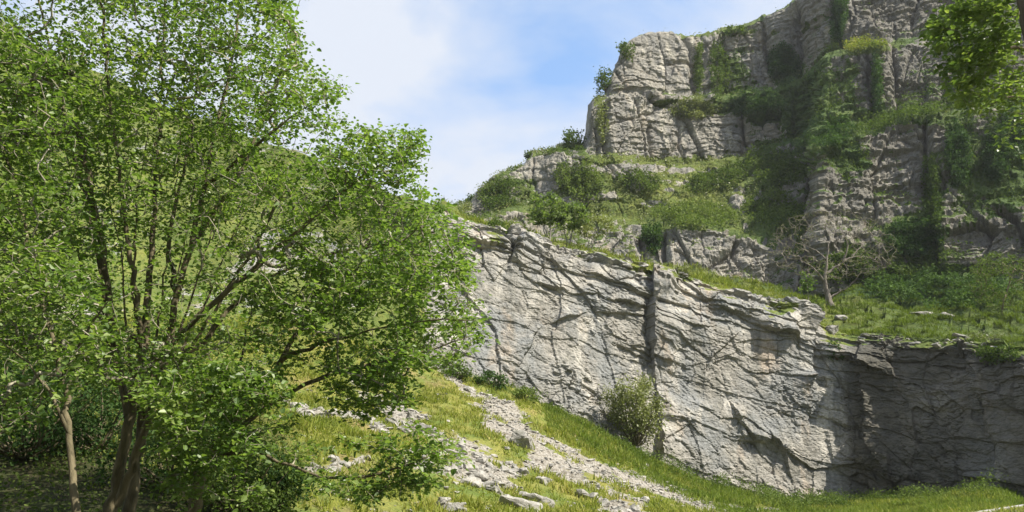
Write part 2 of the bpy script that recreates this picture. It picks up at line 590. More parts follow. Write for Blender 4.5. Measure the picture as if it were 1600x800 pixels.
# features of the face, laid out along their lines
W_ = [  # points, side that stands proud (+1 right of travel / below), height, reach px, groove, groove px
    ([(1018, 440), (1010, 460), (1006, 500), (1010, 540), (1024, 575), (1030, 640), (1026, 690)], -1, 1.0, 75, 0.45, 6),
    ([(1024, 558), (1070, 575), (1085, 570), (1116, 561)], -1, 0.55, 34, 0.15, 3),
    ([(1116, 561), (1134, 600), (1150, 655), (1190, 700)], -1, 0.45, 30, 0.15, 3),
    ([(1030, 468), (1060, 478), (1090, 484)], -1, 0.45, 22, 0.2, 3),
    ([(1091, 438), (1093, 486)], 1, 0.2, 30, 0.2, 3),
    ([(1093, 478), (1150, 490), (1175, 500)], -1, 0.45, 24, 0.1, 3),
    ([(1165, 500), (1192, 513), (1250, 530), (1270, 536)], -1, 0.8, 24, 0.3, 4),
    ([(1271, 486), (1273, 530), (1270, 575)], 1, 1.2, 45, 0.2, 4),
    ([(800, 378), (860, 402), (930, 418), (1000, 430)], -1, 0.45, 20, 0.25, 2.5),
    ([(785, 362), (805, 372), (800, 392)], -1, 0.7, 18, 0.9, 5),
    ([(850, 405), (900, 425), (960, 442), (1004, 466)], -1, 0.35, 22, 0.2, 2.5),
    ([(862, 452), (890, 463), (922, 462)], -1, 0.8, 18, 0.2, 3),
    ([(920, 450), (945, 470), (990, 480)], -1, 0.5, 18, 0.25, 3),
    ([(828, 540), (836, 522), (850, 508), (882, 500)], -1, 0.55, 22, 0.2, 3),
    ([(888, 585), (885, 625)], 1, 0.35, 22, 0.35, 4),
    ([(957, 500), (957, 540)], 1, 0.3, 22, 0.25, 3),
    ([(955, 538), (1000, 556)], -1, 0.35, 16, 0.1, 2),
    ([(1180, 690), (1210, 686), (1228, 712), (1245, 760)], -1, 0.45, 26, 0.25, 3),
    ([(1140, 560), (1180, 580), (1260, 590)], -1, 0.35, 20, 0.2, 3),
    ([(1210, 540), (1215, 600)], 1, 0.25, 20, 0.2, 3),
    ([(1342, 525), (1345, 600), (1352, 690), (1388, 745)], -1, 0.6, 40, 0.4, 4),
    ([(1270, 556), (1330, 560), (1352, 572)], -1, 0.5, 26, 0.1, 3),
    ([(1330, 566), (1400, 590)], -1, 0.4, 14, 0.1, 3),
    ([(1355, 712), (1390, 712), (1392, 780)], 1, 0.5, 26, 0.3, 4),
    ([(1496, 525), (1512, 585), (1538, 640), (1556, 720)], -1, 0.7, 45, 0.4, 4),
    ([(1475, 655), (1482, 690), (1474, 740)], -1, 0.3, 18, 0.3, 3),
    ([(1570, 520), (1580, 600)], 1, 0.5, 24, 0.4, 4),
    ([(1420, 600), (1470, 610), (1500, 640)], -1, 0.3, 16, 0.2, 3),
    ([(1515, 745), (1555, 752), (1600, 760)], -1, 0.5, 16, 0.2, 3),
    ([(730, 375), (770, 388), (800, 392)], -1, 0.5, 18, 0.3, 3),
]
jit = fbm(B, 1.3, 4, 91, .7) * 8
jit2 = fbm(B, 1.3, 4, 92, .7) * 7
gmod = sm(vnoise(B, 1.3, 93), -0.2, 0.6)
hmod = 0.15 + 0.85 * sm(vnoise(B, 2.2, 94), -0.6, 0.3)
for pts, s_, h, Lr, gr, gw in W_:
    d, sd = polydist(PXb + jit, PYb + jit2, pts)
    D += wl * (h * hmod * (sd == s_) * np.exp(-(d / Lr) ** 1.3) - (gr * (1 if gr > .6 else .4)) * (gmod if gr < .6 else 1) * np.exp(-(d / gw) ** 2))
D = D * (0.25 + 0.75 * wl) + (1 - wl) * 1.2 * fbm(B, 8, 4, 12)
G = B + N * D[..., None]
G[..., 2] += (top > 0.5) * 0.15 * fbm(B, 2, 3, 33)
n2 = normals(G, 0)
n2 = np.where((n2[..., 1] > 0)[..., None] & (np.abs(n2[..., 1]) > 0.2)[..., None], -n2, n2)
px_, py_ = PIX(G)
up = np.clip(np.abs(n2[..., 2]), 0, 1)
upn = smooth_v(smooth_u(up, 2), 4)
veg = 0.62 * sm(upn, 0.6, 0.85) * sm(tt, 0.80, 0.97) + (1 - wl) * (0.50 + 0.55 * fbm(B, 9, 4, 35))
veg += 0.30 * sm(tt, 0.93, 1.0)
veg = np.maximum(veg, (1 - sm(PXb, 640, 705)) * (0.66 + 0.45 * fbm(B, 6, 4, 36)))
for e in [(1228, 480, 40, 14, 0.5), (985, 418, 40, 12, 0.5), (1065, 432, 40, 12, 0.5), (920, 402, 30, 8, .45), (775, 375, 22, 22, 0.5), (1010, 510, 14, 50, 0.35), (800, 385, 12, 14, .3),
          (1310, 520, 45, 22, 0.45), (1300, 560, 30, 20, 0.3), (1440, 535, 90, 16, 0.4), (1570, 545, 60, 16, 0.45)]:
    veg += e[4] * np.exp(-ell(px_, py_, *e[:4]) ** 2 * 1.2)
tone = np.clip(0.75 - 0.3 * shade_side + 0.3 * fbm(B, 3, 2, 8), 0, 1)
dirt_and_shade = 0.95 * shade_side * sm(vnoise(B, 4, 9), -1.6, 0.1)  # mossy right part, darkened further to put its shade into the colour
dirt_and_shade = np.clip(dirt_and_shade + 0.5 * np.exp(-ell(px_, py_, 1012, 510, 16, 80) ** 2), 0, 1)  # shade of the crack recess painted in as well
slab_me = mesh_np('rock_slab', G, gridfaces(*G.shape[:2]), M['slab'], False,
                  dict(veg=veg.ravel(), tone=tone.ravel(), dirt_and_shade=dirt_and_shade.ravel()))
slab = obj('rock_slab', slab_me, kind='structure')
SLAB = dict(G=G, N=N, px=px_, py=py_)

# ---- upper cliffs, their ledges and the grassy terrace between
def shift(pts, dy, dY):
    return [(a, b + dy, c + dY) for a, b, c in pts]


RW = [
    [(a, b + 42, c + 0.9) for a, b, c in CREST if a >= 500],
    [(a, b + 6, c + 0.3) for a, b, c in CREST if a >= 500],
    [(500, 262, 74), (640, 322, 66), (740, 352, 66), (800, 358, 66), (860, 379, 66), (940, 399, 66.5), (1000, 413, 67), (1100, 433, 67.5), (1160, 448, 68), (1230, 467, 70), (1290, 472, 72), (1400, 478, 70), (1500, 497, 66), (1600, 514, 62), (1900, 530, 56)],
    [(500, 270, 96), (640, 340, 90), (740, 376, 90), (900, 408, 90), (1000, 424, 90), (1100, 444, 88), (1230, 474, 86), (1290, 470, 86), (1330, 458, 85), (1380, 442, 84), (1500, 430, 80), (1600, 436, 76), (1900, 450, 70)],
    [(500, 275, 98), (640, 338, 92), (740, 345, 96), (800, 338, 97), (900, 345, 96), (960, 352, 95), (1000, 362, 94), (1040, 358, 93), (1100, 362, 92), (1160, 374, 91), (1220, 388, 90), (1266, 402, 89.5), (1278, 400, 86.5), (1400, 390, 84.5), (1500, 380, 82), (1600, 376, 78), (1900, 370, 72)],
    [(500, 278, 102), (640, 336, 100), (740, 330, 106), (800, 322, 106), (860, 328, 105), (900, 333, 104), (1000, 335, 103), (1100, 330, 102), (1180, 330, 100), (1240, 330, 99), (1268, 330, 97), (1277, 335, 88), (1400, 325, 86.5), (1600, 325, 80), (1900, 320, 74)],
    [(500, 280, 106.0), (640, 336, 104.0), (733, 322, 107.0), (748, 303, 108.0), (800, 272, 109.0), (830, 250, 109.4), (870, 238, 108.1), (920, 243, 106.2), (960, 252, 107.8), (1040, 264, 110.7), (1090, 264, 112.1), (1150, 250, 112.0), (1200, 236, 110.0), (1268, 222, 106.0), (1278, 248, 90.5), (1300, 232, 91.0), (1350, 208, 90.0), (1400, 196, 89.5), (1480, 178, 88.0), (1600, 165, 84.0), (1900, 150, 78.0)],
    [(500, 282, 108.0), (640, 334, 106.0), (733, 318, 108.0), (748, 297, 110.0), (768, 281, 111.0), (800, 268, 112.0), (818, 264, 112.0), (830, 240, 112.4), (850, 234, 112.3), (880, 232, 111.6), (915, 236, 109.0), (960, 246, 110.8), (1040, 259, 113.7), (1090, 258, 115.1), (1150, 241, 115.0), (1200, 226, 113.5), (1268, 207, 110.0), (1278, 230, 96.0), (1350, 194, 95.0), (1400, 182, 94.0), (1480, 166, 92.0), (1600, 152, 88.0), (1900, 140, 82.0)],
    [(500, 284, 112.0), (640, 334, 110.0), (733, 318, 112.0), (768, 281, 116.0), (800, 268, 118.0), (818, 264, 118.0), (830, 239, 118.4), (880, 231, 115.6), (914, 230, 113.6), (921, 168, 110.2), (960, 150, 110.3), (1000, 148, 112.0), (1050, 154, 114.0), (1130, 155, 116.5), (1200, 146, 115.0), (1268, 118, 110.5), (1290, 90, 104.0), (1350, 78, 101.0), (1400, 70, 99.0), (1480, 60, 97.0), (1600, 50, 92.0), (1900, 40, 86.0)],
    [(500, 284, 114.0), (640, 334, 112.0), (733, 318, 114.0), (768, 281, 118.0), (800, 268, 120.0), (818, 264, 120.0), (830, 239, 120.4), (880, 231, 117.6), (914, 229, 115.6), (921, 166, 111.7), (960, 145, 112.3), (1000, 142, 114.0), (1050, 147, 117.0), (1130, 145, 120.0), (1200, 134, 119.0), (1268, 104, 115.0), (1290, 80, 108.0), (1350, 66, 105.0), (1400, 58, 103.0), (1480, 50, 101.0), (1600, 40, 96.0), (1900, 30, 90.0)],
    [(500, 284, 118.0), (640, 334, 116.0), (733, 318, 116.0), (768, 281, 120.0), (800, 268, 122.0), (818, 264, 122.0), (830, 239, 122.4), (880, 231, 119.6), (914, 228, 117.6), (919, 164, 113.6), (930, 152, 113.5), (948, 148, 114.0), (957, 110, 113.8), (966, 92, 114.0), (985, 62, 114.6), (1012, 49, 115.9), (1050, 50, 117.5), (1062, 54, 118.3), (1100, 56, 120.4), (1125, 44, 121.5), (1160, 40, 121.0), (1200, 22, 120.0), (1225, 8, 118.5), (1280, -20, 114.0), (1400, -60, 108.0), (1600, -110, 102.0), (1900, -160, 96.0)],
]
RW.append(shift(RW[-1], 14, 70))
u_c = np.unique(np.concatenate([np.arange(500, 720, 6.0), np.arange(720, 1640, 1.6), np.arange(1640, 1900, 6.0)]))
cnts = [4, 9, 14, 58, 18, 52, 10, 74, 8, 74, 6]
B, PYb = sheet(RW, u_c, cnts, 2, 2)
PXb = np.broadcast_to(u_c, PYb.shape)
N = normals(B, 3)
flip = (N * (np.array([0, 0, CAMZ]) - B)).sum(-1) < 0
N = np.where(flip[..., None], -N, N)
steep = 1 - sm(np.abs(smooth_v(smooth_u(N[..., 2], 3), 5)), 0.45, 0.85)
warp = np.stack([vnoise(B, 5, 105), vnoise(B, 5, 106), vnoise(B, 5, 107)], -1)
warp2 = np.stack([vnoise(B, 1.4, 115), vnoise(B, 1.4, 116), vnoise(B, 1.4, 117)], -1)
q = rot(B, ay=R(4)) + warp * 0.5 + warp2 * 0.12
c1, e1 = cells(q, (8, 9, 17), 61)        # tall buttresses
c2, e2 = cells(q, (3.2, 4, 6.5), 62)
c3, e3 = cells(q, (1.6, 2, 1.5), 63)
c4, e4 = cells(q, (0.8, 1, 0.6), 64)
flt = fbm(B * np.array([1, 1, .16]) + warp * .25, 1.5, 4, 165, .62)
bdg = fbm(rot(B, ay=R(4)) * np.array([.22, .22, 1.0]) + warp * .1, 1.1, 4, 166, .65)
lf = 1 - sm(PXb, 1060, 1180)
D = (0.8 - .25 * lf) * c1 + 0.34 * c2 + (0.22 - .08 * lf) * c3 + (0.16 - .06 * lf) * c4 + (0.6 - .25 * lf) * flt + (0.34 - .2 * lf) * bdg + 0.2 * fbm(B, 1.6, 4, 65, 0.65)
bz = (rot(B, ay=R(4))[..., 2] + 0.5 * vnoise(B, 5, 145) + 0.2 * vnoise(B, 1.3, 146))
for th_, am_, sd_ in ((1.7, .42, 147), (0.75, .2, 148), (4.3, .6, 149)):
    bb = bz / th_ + sd_ * .37
    D += -am_ * (bb - np.floor(bb)) * (1 - .65 * lf) * (0.25 + 0.75 * sm(vnoise(B, 6, sd_), -.4, .4))
D += crk(e1, 0.03, .5) + crk(e2, 0.05, 0.35 * sm(vnoise(B, 7, 66), -0.4, 0.4)) + crk(e3, 0.07, 0.12)
D = D * (0.18 + 0.82 * steep) + (1 - steep) * (1.5 * fbm(B, 5, 4, 68) + 0.5 * c2 + .3 * c3)
fade = sm(PYb * 0 + np.arange(PYb.shape[0])[:, None], 0, 12)
D *= 0.1 + 0.9 * fade
spc = smooth_v(smooth_u(np.abs(np.gradient(PYb, axis=0)), 2), 6)
spf = 0.15 + 0.85 * sm(spc, 0.15, 0.7)
vtop = 1 - sm(np.arange(PYb.shape[0])[:, None] + 0 * PYb, PYb.shape[0] - 30, PYb.shape[0] - 8)
spf = spf * (0.35 + 0.65 * vtop)
D *= spf
C_ = [
    ([(1271, 240), (1268, 330), (1272, 425)], -1, 2.0, 60, 1.8, 8),
    ([(1060, 55), (1078, 80), (1085, 150)], 1, 0.8, 30, 1.3, 6),
    ([(1112, 60), (1112, 150)], 1, 1.5, 16, 1.0, 5),
    ([(965, 148), (1000, 146), (1030, 160), (1060, 156)], -1, 1.2, 20, 0.8, 4),
    ([(1130, 50), (1128, 150)], 1, 0.8, 18, 1.0, 5),
    ([(1195, 28), (1205, 100)], -1, 1.4, 24, 1.6, 6), ([(1245, 10), (1252, 110)], -1, 1.6, 30, 1.8, 7),
    ([(1300, 0), (1315, 70)], -1, 1.2, 30, 1.6, 7), ([(1360, 80), (1366, 180)], -1, 1.0, 30, 1.2, 6),
    ([(1163, 165), (1166, 245)], -1, 1.0, 22, 1.0, 5), ([(1240, 130), (1236, 220)], 1, 1.2, 30, 1.0, 5),
    ([(1450, 190), (1452, 300), (1470, 420)], -1, 1.5, 50, 1.0, 6), ([(1395, 70), (1400, 190)], 1, .8, 30, .8, 5),
    ([(1480, 370), (1530, 352), (1570, 360)], -1, 1.4, 18, 0.5, 4), ([(1040, 365), (1042, 440)], -1, 1.0, 30, 1.2, 6),
    ([(995, 350), (1002, 410)], 1, 1.2, 30, 1.4, 7), ([(1010, 200), (1020, 250)], 1, 0.6, 20, 0.8, 4),
    ([(945, 165), (948, 235)], -1, 0.8, 25, 1.0, 5), ([(1560, 330), (1590, 345), (1600, 380)], -1, 1.8, 20, 1.0, 6)]
jit = fbm(B, 3, 3, 191) * 7
jit2 = fbm(B, 3, 3, 192) * 7
for pts, s_, h, Lr, gr, gw in C_:
    d, sd = polydist(PXb + jit, PYb + jit2, pts)
    D += spf * steep * (h * (sd == s_) * np.exp(-(d / Lr) ** 1.3) - gr * np.exp(-(d / gw) ** 2))
G = B + N * D[..., None]
px_, py_ = PIX(G)
n2 = normals(G, 1)
up = smooth_v(smooth_u(np.clip(np.abs(n2[..., 2]), 0, 1), 1), 2)
veg = 0.15 + 0.62 * sm(up, 0.42, 0.75) + .25 * fbm(B, 2.5, 3, 74) + 0.12 * fbm(B, 9, 3, 70)
vr = np.arange(PYb.shape[0])[:, None] + 0 * PYb
veg = np.where(vr < 27, 0.85, veg)
# (cx, cy, rx, ry, weight, tone)
PATCH = [(1420, 260, 230, 170, .16, .2), (1000, 300, 110, 40, .5, .9), (1100, 290, 80, 40, .6, .9), (930, 270, 40, 30, .4, .3), (1210, 270, 60, 35, .45, .2), (1210, 350, 60, 35, .4, .4), (1080, 345, 90, 18, .6, .3),
         (1150, 105, 26, 45, .45, .3), (1225, 105, 24, 30, .8, 0), (1310, 30, 14, 45, .7, 0), (1350, 75, 40, 10, .9, 1), (1370, 130, 9, 50, .6, .2), (1290, 210, 60, 26, .5, .2),
         (1400, 185, 110, 12, .6, .4), (1455, 300, 14, 70, .6, .1), (1500, 230, 22, 50, .9, 0), (1560, 240, 26, 40, .8, 0), (1430, 370, 46, 30, .9, 0), (1340, 250, 40, 30, .5, 0),
         (1080, 170, 60, 16, .5, .9), (1090, 100, 8, 50, .6, .6), (940, 190, 10, 40, .5, .8), (920, 330, 100, 26, .5, .5), (780, 300, 40, 30, .35, .5), (1180, 160, 80, 18, .5, .3),
         (1280, 120, 30, 70, .35, .1), (1200, 170, 100, 50, .22, .1), (1270, 180, 40, 50, .3, .1), (1330, 400, 60, 25, .35, .3), (1590, 260, 30, 60, .5, .1), (1440, 130, 40, 50, .2, .1), (1130, 50, 90, 10, .4, .5), (1480, 440, 120, 30, .8, 0),
         (870, 300, 60, 40, .45, .3), (1330, 150, 10, 60, .3, .1), (1060, 215, 14, 30, .3, .7), (1540, 300, 60, 40, .35, .2), (1010, 250, 100, 8, .4, .7)]
tw, tn = np.full(G.shape[:2], 0.25), np.full(G.shape[:2], 0.25 * 0.35)
for cx, cy, rx, ry, w_, t_ in PATCH:
    e = np.exp(-ell(px_, py_, cx, cy, rx, ry) ** 2)
    veg += w_ * e
    tw += e
    tn += e * t_
for cx, cy, rx, ry, w_ in [(1000, 286, 13, 14, .9), (1022, 318, 24, 6, .8), (1048, 298, 22, 5, .7), (975, 268, 18, 8, .8), (1152, 312, 12, 18, .8), (955, 305, 16, 7, .7), (905, 310, 34, 11, .8), (1060, 285, 30, 7, .7), (1010, 262, 60, 6, .6), (975, 345, 30, 8, .5), (1150, 350, 30, 8, .5), (850, 300, 14, 16, .6), (1085, 268, 40, 5, .6), (930, 262, 20, 6, .6), (1120, 322, 16, 5, .5), (1195, 345, 22, 9, .5), (1235, 300, 14, 20, .5), (1180, 275, 26, 6, .4), (880, 262, 16, 16, .6), (1020, 90, 55, 50, .5), (1010, 200, 70, 40, .5), (1385, 260, 60, 60, .3), (1140, 405, 110, 30, .4), (865, 270, 20, 25, .5), (1110, 200, 40, 30, .3), (1040, 20, 60, 25, .3), (1540, 380, 60, 30, .4), (960, 120, 20, 40, 0.1), (1385, 20, 60, 30, .4)]:
    veg -= w_ * np.exp(-ell(px_, py_, cx, cy, rx, ry) ** 2)
tone = np.clip(tn / tw + 0.25 * fbm(B, 5, 2, 71), 0, 1)
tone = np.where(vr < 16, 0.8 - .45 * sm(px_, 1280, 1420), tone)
dirt_and_shade = np.clip(sm(px_, 1120, 1330) * 0.55 + 0.25 * fbm(B, 8, 3, 72), 0, 1)  # shade of the right wall painted in, plus random dirt
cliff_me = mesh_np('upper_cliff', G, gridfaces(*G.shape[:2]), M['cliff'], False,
                   dict(veg=np.clip(veg, -0.3, 1).ravel(), tone=tone.ravel(), dirt_and_shade=dirt_and_shade.ravel()))
cliff = obj('upper_cliff', cliff_me, kind='structure')
CLIFF = dict(G=G, N=N, px=px_, py=py_, veg=veg, row=vr, tone=tone)

# ---- ground in front of the slab: one height field through known points
gp = []
for a, b_, c_ in BASE:
    if a >= -600:
        gp.append(P(a, b_, c_))
for a, b_, c_ in [(700, 800, 24), (600, 800, 22), (500, 800, 20), (900, 800, 30), (1100, 800, 40), (600, 700, 28), (700, 640, 40), (600, 600, 43), (500, 650, 32),
                  (815, 688, 38), (960, 745, 40), (700, 720, 31), (300, 600, 32), (0, 600, 26), (-400, 600, 23), (800, 730, 34), (400, 560, 39), (1000, 715, 49), (850, 655, 46), (100, 750, 19), (300, 760, 19)]:
    gp.append(P(a, b_, c_))
for a in [(-7, 13, 1.3), (-12, 10, 1.4), (-3, 13, 1.3), (0, 0, 1.5), (10, 0, 1.3), (0, 10, 1.3), (-20, 0, 1.6), (-40, 5, 4), (20, 28, 1.35), (12, 28, 1.4), (26, 36, 1.4), (34, 42, 1.4), (34, 30, 1.35),
          (50, 50, 1.5), (60, 30, 1.4), (30, 10, 1.35), (60, -15, 1.3), (0, -15, 1.5), (-50, -15, 4), (6, 22, 1.5), (60, 62, 2.5), (45, 62, 1.5)]:
    gp.append(np.array(a, float))
gp = np.array(gp)


def tps(r2):
    return np.where(r2 > 1e-9, r2 * np.log(np.maximum(r2, 1e-9)) * 0.5, 0)


n_ = len(gp)
K = tps(((gp[:, None, :2] - gp[None, :, :2]) ** 2).sum(-1)) + np.eye(n_) * 2.0
A = np.zeros((n_ + 3, n_ + 3))
A[:n_, :n_] = K
A[:n_, n_] = 1
A[:n_, n_ + 1:] = gp[:, :2]
A[n_:, :n_] = A[:n_, n_:].T
WT = np.linalg.solve(A, np.concatenate([gp[:, 2], [0, 0, 0]]))
ROAD_Z = 1.4


def level(px, py, z):
    q1 = P(px, py, 1.0)
    return P(px, py, (z - CAMZ) / (q1[2] - CAMZ))[:2]


ROAD_A = level(1500, 803, ROAD_Z + .1)
ROAD_D = level(1600, 788, ROAD_Z + .1) - ROAD_A
ROAD_D = ROAD_D / np.linalg.norm(ROAD_D)
ROAD_N = np.array([ROAD_D[1], -ROAD_D[0]])     # towards the near side


def ground_base(x, y):
    x, y = np.asarray(x, float), np.asarray(y, float)
    z = WT[n_] + WT[n_ + 1] * x + WT[n_ + 2] * y
    for k in range(n_):
        z = z + WT[k] * tps((x - gp[k, 0]) ** 2 + (y - gp[k, 1]) ** 2)
    dr = (x - ROAD_A[0]) * ROAD_N[0] + (y - ROAD_A[1]) * ROAD_N[1]
    f = sm(dr, -2.0, -0.3) * (1 - sm(dr, 7.4, 9.0))
    return z * (1 - f) + (ROAD_Z - .05) * f


def ground_z(x, y):
    p = np.stack([x, y, 0 * x], -1)
    dr = (x - ROAD_A[0]) * ROAD_N[0] + (y - ROAD_A[1]) * ROAD_N[1]
    f = 1 - sm(dr, -2.5, -0.5) * (1 - sm(dr, 7.4, 9.0))
    # bedding steps that cross the slope, and lumps
    c_, e_ = cells(p + np.stack([vnoise(p, 2, 1), vnoise(p, 2, 2), 0 * x], -1) * .6, (2.6, 1.3, 9), 201)
    hill = sm(y, 16, 26) * (1 - sm(x, 14, 20))
    return ground_base(x, y) + f * (0.22 * fbm(p, 3.5, 4, 202) + 0.14 * c_ * hill)


xs = np.concatenate([np.linspace(-75, -22, 60, endpoint=False), np.linspace(-22, -6, 110, endpoint=False), np.linspace(-6, 24, 330, endpoint=False), np.linspace(24, 75, 110)])
ys = np.concatenate([np.linspace(-25, 14, 50, endpoint=False), np.linspace(14, 22, 50, endpoint=False), np.linspace(22, 62, 320, endpoint=False), np.linspace(62, 75, 12)])
X, Yg = np.meshgrid(xs, ys)
Z = ground_z(X, Yg)
G = np.stack([X, Yg, Z], -1)
px_, py_ = PIX(G)
SCREE = [([(560, 600), (640, 655), (700, 690), (760, 705)], 20), ([(735, 610), (790, 640), (850, 690), (930, 730), (1040, 770), (1160, 805)], 17),
         ([(700, 690), (760, 735), (850, 720), (900, 760), (990, 800)], 26), ([(640, 720), (720, 745), (800, 760)], 18), ([(430, 625), (480, 650), (560, 650), (600, 680)], 9),
         ([(480, 740), (560, 720)], 8), ([(690, 575), (740, 610)], 10), ([(760, 655), (830, 700), (900, 740)], 16), ([(1180, 800), (1260, 790)], 6)]
scree = np.full(X.shape, 0.0)
for pts, w_ in SCREE:
    d, _ = polydist(px_ + fbm(G, 2.5, 3, 301) * 22, py_ + fbm(G, 2.5, 3, 302) * 14, pts)
    scree = np.maximum(scree, 1 - sm(d, w_ * 0.25, w_ * 1.45))
scree *= sm(Yg, 18, 24) * (0.25 + 0.5 * sm(fbm(G, 2.6, 3, 306), -0.4, 0.1) + 0.42 * sm(fbm(G, 0.9, 3, 307), -0.3, 0.25))
scree = np.maximum(scree * 0.85, 0.1 + 0.2 * fbm(G, 3, 3, 303))
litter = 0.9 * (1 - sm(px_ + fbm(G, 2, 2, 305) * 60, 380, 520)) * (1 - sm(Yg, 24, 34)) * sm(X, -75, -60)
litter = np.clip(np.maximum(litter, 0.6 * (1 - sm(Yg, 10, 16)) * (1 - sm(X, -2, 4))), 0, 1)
Z = Z + sm(scree, .4, .8) * 0.12 * fbm(G, 0.6, 3, 304)
G[..., 2] = Z
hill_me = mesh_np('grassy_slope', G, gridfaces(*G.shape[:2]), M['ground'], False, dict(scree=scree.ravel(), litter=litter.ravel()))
slope = obj('grassy_slope', hill_me, kind='structure')
SL = dict(G=G, px=px_, py=py_, scree=scree, litter=litter)

# far ground sheet to the horizon
s = 900
nr = 24
gx = np.linspace(-s, s, nr)
GX, GY = np.meshgrid(gx, gx)
GZ = -3.5 + 0 * GX
gm = mesh_np('ground', np.stack([GX, GY, GZ], -1), gridfaces(nr, nr), M['ground'], True, dict(scree=0 * GX.ravel() + .1, litter=0 * GX.ravel()))
obj('ground', gm, kind='structure')

# unseen other side of the gorge, behind the viewer, added to cut sky fill
ou = np.linspace(-150, 75, 90)
ov = np.linspace(0, 1, 40)
OU, OV = np.meshgrid(ou, ov)
OG = np.stack([OU, -46 - 14 * OV + 0.004 * (OU + 40) ** 2 * -1, 1 + 85 * OV ** .9], -1)
OG[..., 1] += 4 * fbm(OG, 9, 4, 555)
me = mesh_np('opposite_cliff', OG, gridfaces(40, 90), M['cliff'], False, dict(veg=(.25 + .4 * fbm(OG, 12, 3, 556)).ravel(), tone=0 * OU.ravel() + .2, dirt_and_shade=0 * OU.ravel() + .4))
obj('opposite_cliff', me, kind='structure')

# road and its kerb
def strip(name, d0, d1, z0, z1, mat, s0=-60, s1=60, n=60, parent=None):
    V = []
    for k in range(n + 1):
        s_ = s0 + (s1 - s0) * k / n
        c = ROAD_A + ROAD_D * s_
        a, b2 = c + ROAD_N * d0, c + ROAD_N * d1
        V += [(a[0], a[1], z0), (a[0], a[1], z1), (b2[0], b2[1], z1), (b2[0], b2[1], z0)]
    Fs = []
    for k in range(n):
        for j in range(3):
            a = k * 4 + j
            Fs.append((a, a + 4, a + 5, a + 1))
    return mesh_np(name, V, Fs, mat)


road = obj('road', strip('road', 0.16, 6.6, ROAD_Z - .1, ROAD_Z, M['asphalt']), kind='structure')
kerb_me = None
for k in range(44):
    s_ = -20 + k * 0.92
    V = []
    for a in (s_ + .008, s_ + .912):
        c = ROAD_A + ROAD_D * a
        for d_, z_ in ((0, ROAD_Z - .1), (0, ROAD_Z + .11), (.13, ROAD_Z + .11), (.155, ROAD_Z + .09), (.158, ROAD_Z - .1)):
            q_ = c + ROAD_N * d_
            V.append((q_[0], q_[1], z_))
    Fs = [(j, j + 1, j + 6, j + 5) for j in range(4)]
    me = bpy.data.meshes.new('kerb_stone')
    me.from_pydata(V, [], Fs + [(0, 4, 3, 2, 1), (5, 6, 7, 8, 9)])
    me.materials.append(M['kerb'])
    if 10 < s_ + 12 < 60:
        obj('kerb_stone', me, road)


# ------------------------------------------------------------------ leaves, tubes
rng = np.random.default_rng(7)


def unit(v):
    return v / np.maximum(np.linalg.norm(v, axis=-1, keepdims=True), 1e-9)


def leaves_mesh(name, C, size, mat, upbias=0.7, aspect=0.72, tris=4, dirs=None, rnd=None, droop=0.25, seed=0):
    """Many small folded leaves at centres C."""
    r = np.random.default_rng(seed)
    n = len(C)
    nr_ = unit(r.normal(size=(n, 3)) * (1 - upbias) + np.array([0, 0, upbias]))
    d = r.normal(size=(n, 3)) if dirs is None else dirs + r.normal(size=(n, 3)) * 0.5
    d[:, 2] -= droop
    d = unit(d - nr_ * (d * nr_).sum(-1, keepdims=True))
    sd = np.cross(nr_, d)
    s = (np.asarray(size) * r.uniform(0.45, 1.4, n))[:, None]
    w = s * aspect * 0.5
    fold = nr_ * w * 0.35
    C = np.asarray(C)
    if tris == 4:
        V = np.stack([C, C + d * s * .28 + sd * w + fold, C + d * s * .72 + sd * w * .75 + fold * .5 - nr_ * s * .05, C + d * s - nr_ * s * .14,
                      C + d * s * .72 - sd * w * .75 + fold * .5 - nr_ * s * .05, C + d * s * .28 - sd * w + fold], 1)
        base = np.arange(n)[:, None] * 6
        Fc = np.concatenate([base + np.array([0, 1, 2, 3]), base + np.array([0, 3, 4, 5])], 0)
        fr = np.tile(np.arange(n), 2)
    else:
        V = np.stack([C, C + d * s * .45 + sd * w + fold, C + d * s, C + d * s * .45 - sd * w + fold], 1)
        Fc = np.arange(n)[:, None] * 4 + np.array([0, 1, 2, 3])
        fr = np.arange(n)
    rv = r.uniform(0, 1, n) if rnd is None else np.clip(rnd + r.normal(0, 0.2, n), 0, 1)
    return mesh_np(name, V.reshape(-1, 3), Fc, mat, False, None, dict(rnd=rv[fr]))


def tubes_mesh(name, paths, mat, sides=5):
    """paths: list of (points Nx3, radii N)"""
    Vs, Fs, off = [], [], 0
    ang = np.arange(sides) * 2 * np.pi / sides
    for pts, rad in paths:
        pts = np.asarray(pts, float)
        t = unit(np.gradient(pts, axis=0))
        ref = np.array([0.31, 0.22, 0.92]) if abs(t[0, 2]) < 0.9 else np.array([1.0, 0.1, 0])
        a = unit(np.cross(t, ref))
        b2 = np.cross(t, a)
        ring = pts[:, None] + (a[:, None] * np.cos(ang)[None, :, None] + b2[:, None] * np.sin(ang)[None, :, None]) * np.asarray(rad)[:, None, None]
        m_ = len(pts)
        Vs.append(ring.reshape(-1, 3))
        i = np.arange((m_ - 1) * sides)
        r_, c_ = i // sides, i % sides
        n1 = (c_ + 1) % sides
        Fs.append(np.stack([r_ * sides + c_, r_ * sides + n1, (r_ + 1) * sides + n1, (r_ + 1) * sides + c_], -1) + off)
        off += m_ * sides
    return mesh_np(name, np.concatenate(Vs), np.concatenate(Fs), mat, True)


